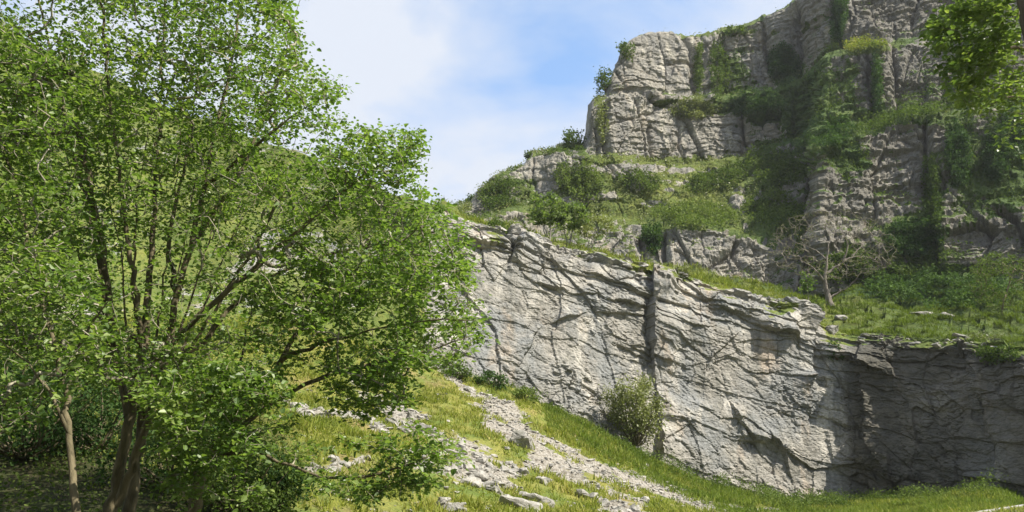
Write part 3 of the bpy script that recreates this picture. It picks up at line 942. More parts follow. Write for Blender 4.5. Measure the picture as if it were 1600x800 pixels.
def resample(pts, step, wob, r):
    """smooth and wobble a hand-laid polyline"""
    pts = np.asarray(pts, float)
    seg = np.r_[0, np.cumsum(np.linalg.norm(np.diff(pts, axis=0), axis=1))]
    n = max(3, int(seg[-1] / step))
    s_ = np.linspace(0, seg[-1], n)
    out = np.stack([np.interp(s_, seg, pts[:, k]) for k in range(3)], -1)
    for _ in range(3):
        o2 = out.copy()
        o2[1:-1] = (out[:-2] + 2 * out[1:-1] + out[2:]) / 4
        out = o2
    w = r.normal(size=(n, 3)) * wob
    w[0] = 0
    return out + w


class Skeleton:
    def __init__(s, seed):
        s.r = np.random.default_rng(seed)
        s.pos, s.par, s.dirn, s.lim = [], [], [], []
        s.limbs = []      # lists of node ids

    def add(s, p, par, d, lim=-1):
        s.pos.append(p)
        s.par.append(par)
        s.dirn.append(d)
        s.lim.append(lim)
        return len(s.pos) - 1

    def limb(s, pts, step=0.22, wob=0.02, base=None):
        pts = resample(pts, step, wob, s.r)
        par = -1
        if base is not None and len(s.pos):
            par = int(np.argmin(((np.array(s.pos) - pts[0]) ** 2).sum(-1)))
        ids = []
        for k, p in enumerate(pts):
            d = unit(pts[min(k + 1, len(pts) - 1)] - pts[max(k - 1, 0)])
            par = s.add(p, par, d, len(s.limbs))
            ids.append(par)
        s.limbs.append(ids)

    def grow(s, targets, bend=0.35, step=0.22):
        T = np.asarray(targets)
        P0 = np.array(s.pos)
        dm = np.full(len(T), 1e9)
        near = np.zeros(len(T), int)
        for k in range(0, len(P0), 1):
            d = ((T - P0[k]) ** 2).sum(-1)
            # prefer nodes below the target
            d = d * (1 + 0.6 * (P0[k, 2] > T[:, 2]))
            m_ = d < dm
            dm[m_] = d[m_]
            near[m_] = k
        s.paths, s.tips = [], []
        alive = np.ones(len(T), bool)
        for _ in range(len(T)):
            i = int(np.argmin(np.where(alive, dm, 1e18)))
            alive[i] = False
            a = s.pos[near[i]]
            tgt = T[i]
            L_ = np.linalg.norm(tgt - a)
            n = max(2, int(L_ / step))
            d0 = s.dirn[near[i]]
            ctrlp = a + unit(d0 + unit(tgt - a) * 0.8 + s.r.normal(size=3) * .35) * L_ * bend
            par = near[i]
            ids = [par]
            prev = a
            newi = []
            for k in range(1, n + 1):
                f = k / n
                p = (1 - f) ** 2 * a + 2 * f * (1 - f) * ctrlp + f * f * tgt + s.r.normal(size=3) * 0.012 * L_ * (f < 1)
                par = s.add(p, par, unit(p - prev))
                prev = p
                ids.append(par)
                newi.append(par)
            s.paths.append(ids)
            s.tips.append(par)
            for k in newi:
                d = ((T - s.pos[k]) ** 2).sum(-1) * (1 + 0.6 * (s.pos[k][2] > T[:, 2]))
                m_ = d < dm
                dm[m_] = d[m_]
                near[m_] = k

    def radii(s, tip=0.0035, expo=0.42, maxr=None):
        n = len(s.pos)
        cnt = np.zeros(n)
        ch = np.zeros(n, int)
        for k in range(n):
            if s.par[k] >= 0:
                ch[s.par[k]] += 1
        cnt[ch == 0] = 1
        for k in range(n - 1, -1, -1):
            if s.par[k] >= 0:
                cnt[s.par[k]] += cnt[k]
        rr = tip * cnt ** expo
        if maxr:
            rr = np.minimum(rr, maxr)
        return rr


def in_poly(px, py, poly):
    poly = np.asarray(poly, float)
    res = np.zeros(px.shape, bool)
    j = len(poly) - 1
    for i in range(len(poly)):
        xi, yi = poly[i]
        xj, yj = poly[j]
        c = ((yi > py) != (yj > py)) & (px < (xj - xi) * (py - yi) / (yj - yi + 1e-12) + xi)
        res ^= c
        j = i
    return res


def region_targets(poly, n, Y0, Y1, holes=(), seed=0, dens=None):
    r = np.random.default_rng(seed)
    poly = np.asarray(poly, float)
    lo, hi = poly.min(0), poly.max(0)
    out = []
    got = 0
    while got < n:
        px = r.uniform(lo[0], hi[0], 4 * n)
        py = r.uniform(lo[1], hi[1], 4 * n)
        Y = r.uniform(Y0, Y1, 4 * n)
        ok = in_poly(px, py, poly)
        for (cx, cy, rx, ry, w_) in holes:
            ok &= ~((ell(px, py, cx, cy, rx, ry) < 1) & (r.uniform(size=4 * n) < w_))
        p = P(px, py, Y)[ok]
        # clumps and gaps through the crown
        cn = fbm(p, 1.1, 3, seed + 400)
        p = p[r.uniform(-0.75, -0.05, len(p)) < cn]
        out.append(p)
        got += len(p)
    return np.concatenate(out)[:n]


def spray_leaves(sk, per, size, r, spread=0.16, back=5, bare=0.0):
    """leaves set along the last stretch of every twig"""
    pos = np.array(sk.pos)
    C, Dn = [], []
    for ids in sk.paths:
        if r.uniform() < bare:
            continue
        seg = pos[ids[max(0, len(ids) - back):]]
        if len(seg) < 2:
            continue
        n = per
        f = r.uniform(0.1, 1.12, n) * (len(seg) - 1)
        i = np.clip(f.astype(int), 0, len(seg) - 2)
        d = unit(seg[i + 1] - seg[i])
        p = seg[i] + (seg[i + 1] - seg[i]) * (f - i)[:, None]
        side = r.normal(size=(n, 3)) * np.array([1, 1, 0.45])
        side = unit(side)
        p = p + side * (r.uniform(0.01, 1, n) ** 1.2 * spread)[:, None]
        C.append(p)
        Dn.append(d * 0.6 + side)
    return np.concatenate(C), np.concatenate(Dn)


def build_tree(name, label, cat, limbs, targets, leaf_size, per, leafm, barkm, seed, trunk_r, twigm=None, group=None, tipr=0.0035, expo=0.42,
               spread=0.16, single=0, tris=4, upbias=0.7, bend=0.35, trunkn=1, step=0.22, rndfun=None, back=5, fasttaper=True, bare=0.0):
    sk = Skeleton(seed)
    for k, l in enumerate(limbs):
        sk.limb(P(*np.array(l, float).T), step=step, base=None if k < trunkn else 1, wob=0.02 * step / .22)
    sk.grow(targets, bend, step)
    rr = sk.radii(tipr, expo)
    pos = np.array(sk.pos)
    base = pos[0]
    root = empty(name, base, label, cat, group)
    for k, ids in enumerate(sk.limbs):
        R0 = trunk_r[k] if isinstance(trunk_r, (list, tuple)) else trunk_r * (1 if k < trunkn else 0.5)
        prof = np.linspace(1, 0.05, len(ids)) ** (1.5 if fasttaper else 0.7) * R0
        rad = np.maximum(prof, rr[ids] * 0.8)
        flare = 1 + 0.5 * np.exp(-np.arange(len(ids)) / 2.0) * (k < trunkn)
        me = tubes_mesh('trunk' if k < trunkn else 'limb', [(pos[ids] - base, rad * flare)], barkm, 9)
        obj('trunk' if k < trunkn else 'limb', me, root)
    ps = [(pos[i] - base, np.maximum(rr[i] * 0.9, tipr * .8)) for i in sk.paths if len(i) > 1]
    me = tubes_mesh('twigs', ps, twigm or barkm, 3)
    obj('twigs', me, root, kind='stuff')
    if per:
        r = np.random.default_rng(seed + 1)
        C, Dn = spray_leaves(sk, per, leaf_size, r, spread, back, bare)
        rnd = None
        if rndfun is not None:
            rnd = rndfun(C)
        else:
            rnd = 0.5 + 0.45 * fbm(C, 1.0, 2, seed)
        if single:
            dist = np.linalg.norm(C - np.array([0, 0, CAMZ]), axis=1)
            qx, qy = PIX(C)
            ok = (qx > 5) & (qx < 1595) & (qy > 5) & (qy < 795)
            o = np.argsort(np.where(ok, dist, 1e9))[:single]
            protos = [leaves_mesh('leaf', np.zeros((1, 3)), leaf_size * 1.15, leafm, upbias, 0.8, tris, seed=900 + k + seed) for k in range(12)]
            for j, i in enumerate(o):
                lo_ = obj('leaf', protos[j % 12], root, C[i] - base)
                lo_.rotation_euler = (r.normal() * .25, r.normal() * .25, r.uniform(0, 6.28))
            keep = np.ones(len(C), bool)
            keep[o] = False
            C, Dn, rnd = C[keep], Dn[keep], rnd[keep]
        me = leaves_mesh('foliage', C - base, leaf_size, leafm, upbias, 0.75, tris, Dn, rnd, seed=seed + 3)
        obj('foliage', me, root, kind='stuff')
    return root, sk


# ------------------------------------------------------------------ the hazel clump on the left
T1L = [
    [(160, 880, 14), (178, 780, 14), (200, 660, 14), (225, 540, 14), (235, 420, 14.2), (243, 300, 14.3), (250, 200, 14.4), (255, 60, 14.6), (262, -90, 14.8)],
    [(195, 880, 14.6), (210, 740, 14.5), (225, 650, 14.3), (262, 560, 14.1), (275, 470, 14), (300, 380, 14), (320, 290, 13.9), (350, 150, 13.8), (385, -40, 13.8)],
    [(182, 790, 14.0), (205, 735, 13.9), (225, 670, 13.7), (262, 540, 13.5), (300, 500, 13.4), (350, 460, 13.3), (420, 400, 13.2), (500, 330, 13.1), (580, 262, 13.2), (640, 235, 13.2)],
    [(200, 650, 14), (182, 560, 14.2), (160, 440, 14.5), (140, 330, 14.8), (110, 230, 15), (90, 120, 15.2), (60, 0, 15.4)],
    [(225, 540, 14), (208, 430, 13.6), (190, 300, 13.4), (172, 150, 13.2), (158, 0, 13), (140, -90, 13)],
    [(300, 380, 14), (370, 280, 14.3), (420, 170, 14.5), (455, 50, 14.6), (480, -60, 14.6)],
    [(262, 560, 14.2), (300, 555, 14.6), (345, 500, 15), (400, 440, 15.2), (520, 395, 15.5), (640, 370, 15.6), (715, 352, 15.6)],
    [(275, 470, 14), (262, 380, 14.6), (290, 250, 15), (310, 120, 15.4), (320, -20, 15.6)],
    [(225, 545, 14), (150, 470, 13.2), (90, 430, 12.6), (30, 380, 12.2), (-60, 340, 12)],
    [(320, 290, 13.9), (400, 230, 13.2), (470, 170, 13), (530, 140, 12.9)],
]
_rs = np.random.default_rng(66)
for _x in (70, 120, 165, 215, 275, 335, 390, 445, 500):
    _b = 195 + (_x - 60) * .16 + _rs.normal() * 4
    _y0 = 660 - abs(_x - 230) * .25
    _yy = _rs.uniform(13.2, 15)
    T1L.append([(_b, _y0, 14.1), ((_b * .7 + _x * .3), _y0 - 110, 14.1), (_b * .42 + _x * .58 + _rs.normal() * 8, _y0 - 230, (_yy + 14) / 2), (_b * .2 + _x * .8 + _rs.normal() * 10, 290, _yy), (_x + _rs.normal() * 10, 150 + abs(_x - 250) * .3, _yy)])
main_poly = [(-160, -140), (470, -140), (455, -20), (452, 30), (478, 60), (488, 95), (540, 135), (530, 170), (552, 195), (600, 200), (655, 208), (672, 250), (640, 285), (690, 318), (728, 348),
             (735, 400), (700, 440), (640, 470), (560, 500), (480, 520), (420, 545), (330, 560), (260, 600), (160, 600), (60, 560), (-160, 540)]
tg = np.concatenate([
    region_targets(main_poly, 6200, 11.6, 17.5, [(300, 450, 120, 90, .45), (180, 420, 90, 90, .35), (420, 480, 90, 60, .4), (150, 60, 90, 45, .3), (40, 20, 90, 40, .75), (560, 160, 40, 50, .3)], 11),
    region_targets([(560, 200), (655, 205), (672, 250), (635, 288), (560, 300), (500, 280)], 110, 12.6, 13.8, (), 12),
    region_targets([(430, 240), (560, 240), (720, 330), (740, 430), (600, 470), (430, 400)], 190, 12.0, 15.5, (), 13),
    region_targets([(-80, -100), (430, -100), (480, 150), (300, 260), (-80, 240)], 900, 12.0, 15.5, [(40, 20, 90, 40, .8)], 14)])
root1, sk1 = build_tree('hazel_tree', 'tall many-stemmed green hazel tree filling the left half of the view', 'tree', T1L, tg, 0.08, 17, M['leaf'], M['bark'], 21,
                        [.115, .12, .085, .07, .06, .06, .07, .055, .055, .045] + [.034] * 9, M['twig'], 'hazel trees on the left', trunkn=2, single=290, spread=.3, back=8, tipr=.0055, bare=.3)

T2L = [
    [(280, 890, 12.6), (300, 790, 12.7), (325, 715, 12.8), (352, 675, 13), (400, 620, 13.4), (432, 572, 13.8), (480, 505, 14.2), (560, 450, 14.4), (660, 440, 14.5), (735, 430, 14.5)],
    [(345, 690, 12.9), (420, 632, 13.0), (470, 598, 13.0), (540, 580, 13.0), (640, 555, 13.1), (745, 520, 13.2)],
    [(325, 715, 12.8), (375, 700, 12.3), (432, 714, 12.0), (475, 740, 11.9), (520, 749, 11.9), (570, 748, 11.9), (620, 732, 12), (690, 705, 12.1)],
    [(350, 680, 13), (368, 600, 13.2), (385, 520, 13.4), (400, 450, 13.5), (420, 380, 13.6)],
    [(432, 572, 13.8), (470, 545, 13.2), (560, 520, 12.9), (660, 500, 12.8), (740, 500, 12.8)],
    [(310, 760, 12.7), (290, 680, 12.2), (300, 640, 11.8), (340, 610, 11.5)],
    [(480, 505, 14.2), (500, 430, 14.6), (540, 370, 14.8), (600, 330, 15)],
]
tg2 = np.concatenate([
    region_targets([(380, 440), (560, 400), (735, 400), (745, 470), (760, 530), (700, 575), (640, 590), (600, 600), (520, 590), (400, 560)], 560, 11.8, 15.5, [(450, 560, 60, 40, .5)], 31),
    region_targets([(215, 600), (330, 560), (450, 580), (470, 640), (420, 700), (330, 740), (240, 700)], 300, 11, 12.8, [(440, 650, 50, 25, .8)], 32),
    region_targets([(440, 690), (560, 690), (640, 660), (720, 690), (735, 730), (690, 755), (600, 790), (520, 775)], 120, 11.5, 12.6, [(510, 720, 60, 25, .9)], 33),
    region_targets([(520, 580), (640, 570), (640, 640), (560, 660), (500, 620)], 90, 12, 14, (), 34),
    region_targets([(230, 740), (300, 700), (400, 720), (420, 790), (300, 800)], 50, 11.6, 12.6, (), 35)])
root2, sk2 = build_tree('hazel_tree', 'leaning hazel tree whose low curved bough hangs over the sunny grass', 'tree', T2L, tg2, 0.085, 22, M['leaf'], M['bark'], 22,
                        [.12, .055, .045, .04, .05, .04, .04], M['twig'], 'hazel trees on the left', single=120, spread=.27, back=7, tipr=.0055, bare=.2)
T3L = [
    [(122, 890, 11.5), (116, 760, 11.5), (110, 680, 11.6), (98, 590, 11.7), (80, 520, 11.8), (60, 440, 11.8), (40, 350, 12), (10, 240, 12.2), (-30, 130, 12.4)],
    [(110, 680, 11.6), (70, 600, 11.2), (20, 540, 11), (-50, 500, 10.8)],
    [(98, 590, 11.7), (130, 520, 11.2), (170, 470, 11), (200, 440, 10.9)],
    [(60, 440, 11.8), (20, 400, 12.4), (-40, 370, 12.8)],
]
tg3 = np.concatenate([
    region_targets([(-120, 380), (60, 370), (160, 420), (190, 540), (150, 620), (60, 660), (0, 690), (-120, 680)], 420, 10.3, 12.6, [(120, 600, 60, 30, .5)], 41),
    region_targets([(-160, -60), (60, 20), (120, 200), (120, 400), (-160, 420)], 420, 11, 13.6, (), 42)])
root3, sk3 = build_tree('hazel_tree', 'slim hazel tree with thin upright trunk at the far left edge', 'tree', T3L, tg3, 0.082, 18, M['leaf'], M['bark'], 23,
                        [.062, .035, .03, .03], M['twig'], 'hazel trees on the left', single=110, spread=.27, back=7, tipr=.005, bare=.35)
for j, (lab, fx, fy, Y, hp, wp, nt_, sd) in enumerate([
        ('shaded green tree behind the slim trunk at the far left edge', -20, 700, 24, 560, 420, 620, 401),
        ('dim leafy tree low at the left behind the main hazel stems', 120, 715, 27, 330, 300, 420, 402),
        ('dim leafy tree showing between the main hazel and the leaning one', 330, 690, 30, 260, 240, 300, 403)]):
    base_ = P(fx, fy, Y)
    lim = [[(fx, fy + 60, Y), (fx + 4, fy - hp * .3, Y), (fx - 6, fy - hp * .6, Y + .3), (fx + 5, fy - hp * .85, Y)],
           [(fx, fy - hp * .1, Y), (fx - wp * .2, fy - hp * .4, Y - .6), (fx - wp * .35, fy - hp * .65, Y - 1)],
           [(fx, fy - hp * .12, Y), (fx + wp * .2, fy - hp * .35, Y + .6), (fx + wp * .33, fy - hp * .6, Y + 1)]]
    rr0 = np.random.default_rng(sd)
    a0, q0 = rr0.uniform(0, 6.283, nt_), rr0.uniform(.02, 1, nt_) ** .5
    T0 = P(fx + np.cos(a0) * q0 * wp / 2, fy - hp * .52 + np.sin(a0) * q0 * hp * .5, Y + rr0.uniform(-3.5, 3.5, nt_))
    build_tree('hazel_tree', lab, 'tree', lim, T0, .12, 22, M['leaf'], M['bark'], sd, [.16, .09, .09], M['twig'], 'hazel trees on the left', spread=.35, tris=2, step=.35)


# ------------------------------------------------------------------ shrubs, ivy and far trees
def surf_pick(S, cx, cy, rx, ry, n, r, a=0.0, cond=None):
    e = ell(S['px'], S['py'], cx, cy, rx, ry, a)
    m_ = e < 1
    if cond is not None:
        m_ &= cond
    idx = np.argwhere(m_)
    if len(idx) == 0:
        return None, None
    k = idx[r.integers(0, len(idx), n)]
    return S['G'][k[:, 0], k[:, 1]], S['N'][k[:, 0], k[:, 1]]


def ivy(label, S, cx, cy, rx, ry, n, size, mat, thick=0.5, a=0.0, cat='ivy', name='ivy', group=None, seed=0, up=0.25, tone=0.45):
    r = np.random.default_rng(seed + 500)
    p, nn = surf_pick(S, cx, cy, rx, ry, n * 2, r, a)
    if p is None:
        return None
    qx, qy = PIX(p)
    e = ell(qx, qy, cx, cy, rx, ry, a)
    cn = fbm(p, max(1.0, size * 7), 3, seed)
    keep = (r.uniform(0, 1, len(p)) > (e ** 2) * 0.75 - 0.1 + 0.35 * (cn < -0.05))
    p, nn, cn = p[keep][:n], nn[keep][:n], cn[keep][:n]
    nn = unit(nn + np.array([0, -0.2, 0.25]))
    p = p + nn * (r.uniform(0.0, 1, len(p)) * thick * (0.6 + 1.6 * np.clip(cn + .3, 0, 1)))[:, None] + r.normal(size=p.shape) * size * 0.5
    base = p.mean(0)
    d = nn * 0.7 + r.normal(size=p.shape) * 0.5
    me = leaves_mesh(name, p - base, size, mat, up, 0.85, 2, d, tone + 0.5 * cn, droop=0.7, seed=seed)
    return obj(name, me, None, base, None, label, cat, group)


def shrub(label, centre, rad, n, size, mat, seed=0, name='shrub', cat='shrub', group=None, stems=7, barkm=None, tone=.5, gap=0.0, foot=None):
    """centre in world, rad = (rx, ry, rz): stems fan out from the foot and carry leaf clumps"""
    r = np.random.default_rng(seed + 700)
    c = np.asarray(centre, float)
    rad = np.asarray(rad, float)
    foot = c - np.array([0, 0, rad[2] * 0.95]) if foot is None else np.asarray(foot, float)
    root = empty(name, foot, label, cat, group)
    nc = max(10, int(24 + stems * 2))
    v = unit(r.normal(size=(nc, 3)))
    cc = v * rad * (r.uniform(0.35, 1.0, nc) ** 0.6)[:, None]
    paths = []
    for k in range(min(nc, stems * 3)):
        a = np.zeros(3)
        b2 = c + cc[k] - foot
        mid = (a + b2) / 2 + np.array([0, 0, -0.12 * rad[2]]) + r.normal(size=3) * rad * .08
        t_ = np.linspace(0, 1, 7)[:, None]
        pts = (1 - t_) ** 2 * a + 2 * t_ * (1 - t_) * mid + t_ ** 2 * b2
        paths.append((pts, np.linspace(0.035, 0.008, 7) * max(rad) ** 0.7))
    obj('stems', tubes_mesh('stems', paths, barkm or M['bark'], 4), root, kind='stuff')
    w = r.integers(0, nc, n)
    p = c + cc[w] + r.normal(size=(n, 3)) * rad * (0.22 - 0.08 * gap) * r.uniform(0.6, 1.2, (nc, 1))[w]
    rnd = tone + 0.35 * (r.uniform(size=nc)[w] - 0.5)
    obj('foliage', leaves_mesh('foliage', p - foot, size, mat, 0.3, 0.7, 2, None, rnd, seed=seed), root, kind='stuff')
    return root


def pxr(Y, k=1.0):
    return Y / F * k


# skyline and ledge shrubs: label, px, py, Y, rx px, ry px, leaf mat, n
for (lab, px, py, Y, rx, ry, mt, n, tone) in [
        ('round dark shrub jutting into the sky from the left edge of the headland', 945, 127, 113.5, 15, 20, 'shrub', 900, .35),
        ('leafy green shrub tucked under the left shoulder of the headland top', 978, 80, 113.5, 13, 16, 'shrub', 700, .5),
        ('dark bushy tree at the foot of the headland wall against the sky', 896, 220, 112, 19, 17, 'shrub', 1000, .3),
        ('low green bush spreading left of the dark bushy tree on the ledge', 868, 240, 110, 26, 10, 'shrub', 700, .5),
        ('tiny lone bush on the skyline of the stepped ridge', 826, 242, 113, 6, 6, 'shrub', 160, .4),
        ('small wind-bent bush low on the stepped skyline', 801, 267, 112.5, 8, 7, 'shrub', 240, .5),
        ('dark green bush at the lowest left end of the far ridge', 745, 316, 110, 15, 12, 'ivy', 600, .7),
        ('brown-green bush behind the crest at the left end of the far ridge', 782, 318, 104, 30, 12, 'shrub', 800, .2),
        ('feathery green bush growing at the broken left end of the slab crest', 778, 362, 54.8, 17, 24, 'shrub', 1500, .4),
        ('thick green bush on the skyline above the ivy-hung gully', 1148, 48, 121, 16, 8, 'shrub', 500, .35),
        ('thin wiry bush perched on the crest above the dark crack', 1065, 424, 57, 16, 8, 'olive', 420, .4),
        ('dark bush rooted in the upper part of the dark crack', 1013, 517, 56.2, 13, 20, 'shrub', 1100, .25),
        ('dark little bush hanging below the step at the end of the sunlit crest', 1306, 548, 56.8, 12, 15, 'ivy', 800, .7),
        ('pale leafy scrub on the terrace left of the bare tree foot', 1272, 478, 62, 13, 12, 'shrub', 500, .8),
        ('brown scrubby bush on the terrace edge near the right border', 1538, 530, 53, 30, 11, 'olive', 700, .1),
        ('dark bush standing high on the shaded ledge at the right', 1508, 178, 89.5, 17, 14, 'ivy', 800, .2),
        ('dark juniper-like bush at the foot of the slab beside the tree tips', 765, 595, 48, 26, 16, 'ivy', 1300, .6),
        ('low dark bush at the slab foot nearest the hazel leaves', 715, 580, 47.2, 24, 13, 'shrub', 900, .35),
        ('clump of bright green brambles at the slab foot right of the dark bush', 815, 618, 48.8, 30, 11, 'shrub', 1200, .75),
]:
    c = P(px, py, Y)
    k = Y / F / (cP - (400 - py) / F * sP)
    sd = int(px * 7 + py)
    shrub(lab, c, (rx * k, rx * k * .8, ry * k), n, max(0.1, 0.0031 * Y), M[mt], sd, stems=6, tone=tone)

# the big pale bush against the slab
cb = P(990, 640, 51.2)
shrub('tall olive-green bush growing against the slab below the dark crack', cb + np.array([0, 0, .1]), (1.75, 1.3, 2.2), 7200, 0.15, M['olive'], 55, stems=12, tone=.5, gap=.5, foot=P(995, 696, 51.4))

# ivy hung on the cliffs
for (lab, cx, cy, rx, ry, n, mt, a, tone) in [
        ('dark ivy curtain right of the pale ribs below the cliff top', 1224, 102, 26, 34, 2600, 'ivy', 0, .3),
        ('green ivy pouring down the gully beside the headland', 1122, 110, 18, 50, 2400, 'shrub', 0, .35),
        ('dark ivy strip climbing to the top edge of the picture', 1312, 28, 13, 44, 1500, 'ivy', 8, .3),
        ('dark green ivy column hanging down the shaded right wall', 1497, 245, 19, 52, 2600, 'ivy', -6, .3),
        ('second darker ivy mass right of the hanging ivy column', 1556, 250, 22, 40, 1800, 'ivy', 0, .25),
        ('broad bank of dark ivy bushes at the foot of the right wall', 1425, 372, 46, 30, 4200, 'ivy', 0, .45),
        ('dark wooded hollow of shrubs left of the square buttress', 1215, 262, 50, 30, 2200, 'shrub', 10, .45),
        ('green thicket filling the bay below the wooded hollow', 1205, 330, 52, 28, 1900, 'shrub', 0, .65),
        ('bright green band of bushes along the lip of the lower tier', 1085, 340, 72, 17, 3600, 'shrub', 4, .75),
        ('ivy trailing down the lower tier below the band of bushes', 1020, 375, 16, 26, 1200, 'ivy', 0, .6),
        ('green shrubbery covering the slope under the left of the headland', 905, 285, 42, 28, 2300, 'shrub', 30, .8),
        ('mixed scrub on the slope below the middle of the headland', 1000, 285, 40, 18, 1200, 'shrub', 10, .5),
        ('olive scrub running up to the right below the headland wall', 1120, 282, 56, 18, 2000, 'shrub', -16, .4),
        ('narrow ivy vein down the middle of the shaded right cliff', 1369, 130, 8, 56, 900, 'ivy', 0, .4),
        ('green ivy streak on the buttress left of the hanging ivy column', 1455, 310, 13, 62, 1500, 'shrub', -6, .2),
        ('scrub along the sloping ledge of the right wall', 1400, 190, 96, 10, 2200, 'shrub', -14, .35),
        ('moss-yellow tuft on the lit shelf near the top right', 1352, 74, 34, 7, 1100, 'grass', -8, .4),
        ('ivy clinging around the corner of the square buttress', 1300, 215, 42, 20, 1800, 'ivy', -20, .5),
        ('yellow-green growth on the sunny middle ledge of the headland', 1080, 172, 38, 16, 1500, 'olive', 0, .35),
        ('thin green growth on the left pillar of the headland', 940, 195, 10, 34, 600, 'olive', 0, .3),
        ('ivy patch in the recess between headland and gully', 1089, 110, 8, 44, 800, 'shrub', 0, .5),
        ('ragged ivy fringe down the face right of the middle ledge', 1180, 165, 50, 22, 1900, 'ivy', 0, .5),
        ('green growth on the stepped ridge above the little trees', 780, 300, 34, 18, 1100, 'shrub', -30, .3),
        ('low scrub behind the bare tree at the cliff foot', 1315, 420, 46, 24, 1500, 'shrub', 0, .2),
        ('ivy spreading over the cliff under the overhanging leaves', 1580, 215, 26, 40, 1800, 'ivy', 0, .5),
        ('nettle-green carpet of bushes on the bank behind the terrace', 1470, 460, 120, 26, 6000, 'ivy', 3, .75),
]:
    ivy(lab, CLIFF, cx, cy, rx, ry, int(n * 1.7), 0.27, M[mt], 0.9, a, seed=int(cx * 3 + cy), tone=tone)
ivy('patch of small leaves hanging from the crest of the shaded slab', SLAB, 1560, 556, 36, 14, 900, 0.16, M['shrub'], .3, seed=5, tone=.2)


def far_tree(label, foot_px, foot_py, Y, h_px, w_px, n_t, per, leaf, mat, seed, barkm, stems=3, lean=0.0, crown0=0.35, trunk=0.12, name='tree', cat='tree', group=None, spread=.3, up=.5, tip=.012, depth=None):
    r = np.random.default_rng(seed)
    k = Y / F
    limbs = []
    for s_ in range(stems):
        ex = r.uniform(-.35, .35) * w_px + lean
        pts = []
        for f in np.linspace(0, 1, 6):
            pts.append((foot_px + (s_ - (stems - 1) / 2) * 1.5 + ex * f ** 1.2 + r.normal() * h_px * .02, foot_py + 2 - h_px * .85 * f, Y + r.normal() * .2))
        limbs.append(pts)
    cy = foot_py - h_px * (crown0 + 1) / 2
    ang = r.uniform(0, 2 * np.pi, n_t)
    rr_ = r.uniform(0.05, 1, n_t) ** .5
    px = foot_px + lean * .7 + np.cos(ang) * rr_ * w_px / 2
    py = cy + np.sin(ang) * rr_ * h_px * (1 - crown0) / 2
    dp = depth or w_px * k * .35
    T = P(px, py, Y + r.uniform(-dp, dp, n_t))
    return build_tree(name, label, cat, limbs, T, leaf, per, mat, barkm, seed, trunk, None, group, tipr=tip, expo=.4, spread=spread, tris=2, upbias=up, trunkn=stems, step=.35)


gt = 'pale-stemmed small trees on the ledge'
far_tree('small yellow-green tree with crooked pale stem, leftmost on the ledge', 858, 382, 64.5, 82, 60, 110, 24, .22, M['lime'] if 'lime' in M else M['leaf_lime'], 301, M['grey_bark'], 3, -6, .35, .09, group=gt)
far_tree('small yellow-green tree, middle one of the three on the ledge', 888, 388, 65, 74, 60, 110, 22, .22, M['leaf_lime'], 302, M['grey_bark'], 3, 4, .4, .08, group=gt)
far_tree('sparse olive tree with forked pale stems, rightmost on the ledge', 921, 396, 65, 62, 66, 90, 14, .2, M['olive'], 303, M['grey_bark'], 3, 10, .4, .08, group=gt)
far_tree('slender sapling with bright green leaves left of the bare tree', 1264, 472, 68, 50, 30, 34, 20, .17, M['leaf'], 304, M['grey_bark'], 1, -6, .3, .035, spread=.2, cat='sapling', name='sapling')
far_tree('dull green small-leaved tree on the terrace by the right border', 1562, 512, 61, 118, 110, 330, 17, .13, M['shrub'], 305, M['bark'], 1, 6, .22, .11, spread=.35)
far_tree('brown twiggy tree on the hill crest at the top left corner', 22, 70, 88, 50, 60, 120, 6, .2, M['olive'], 306, M['grey_bark'], 2, 0, .2, .1, spread=.3)

# the bare tree
BL = [
    [(1298, 480, 67.5), (1294, 462, 67.5), (1288, 440, 67.5), (1290, 425, 67.5), (1294, 395, 67.6), (1296, 370, 67.8), (1295, 345, 68.0)],
    [(1288, 440, 67.5), (1278, 425, 67.4), (1268, 415, 67.3), (1256, 408, 67.1), (1246, 404, 66.9)],
    [(1290, 428, 67.5), (1303, 420, 67.6), (1318, 408, 67.7), (1332, 400, 67.9), (1350, 401, 68.1), (1368, 405, 68.3), (1382, 416, 68.4)],
    [(1297, 466, 67.5), (1310, 456, 67.3), (1326, 450, 67.0), (1338, 438, 66.8), (1344, 424, 66.6)],
    [(1318, 408, 67.7), (1326, 385, 67.5), (1320, 365, 67.4), (1310, 350, 67.3), (1295, 342, 67.3)],
    [(1290, 405, 67.5), (1278, 392, 67.9), (1262, 384, 68.2), (1240, 378, 68.5)],
    [(1332, 400, 67.9), (1345, 385, 68.3), (1360, 372, 68.5)],
]
r = np.random.default_rng(3)
ang = r.uniform(0, 6.283, 1000)
rr_ = r.uniform(0.1, 1, 1000) ** .5
tb = P(1300 + np.cos(ang) * rr_ * 104, 392 + np.sin(ang) * rr_ * np.where(np.sin(ang) < 0, 66, 44), 67.7 + r.uniform(-2.8, 2.8, 1000))
build_tree('bare_tree', 'gnarled leafless grey tree standing on the terrace before the cliff', 'tree', BL, tb, .1, 2, M['olive'], M['bare_bark'], 77,
           [.27, .12, .14, .12, .10, .09, .07], M['bare_bark'], tipr=.016, expo=.3, tris=2, step=.35, spread=.2)

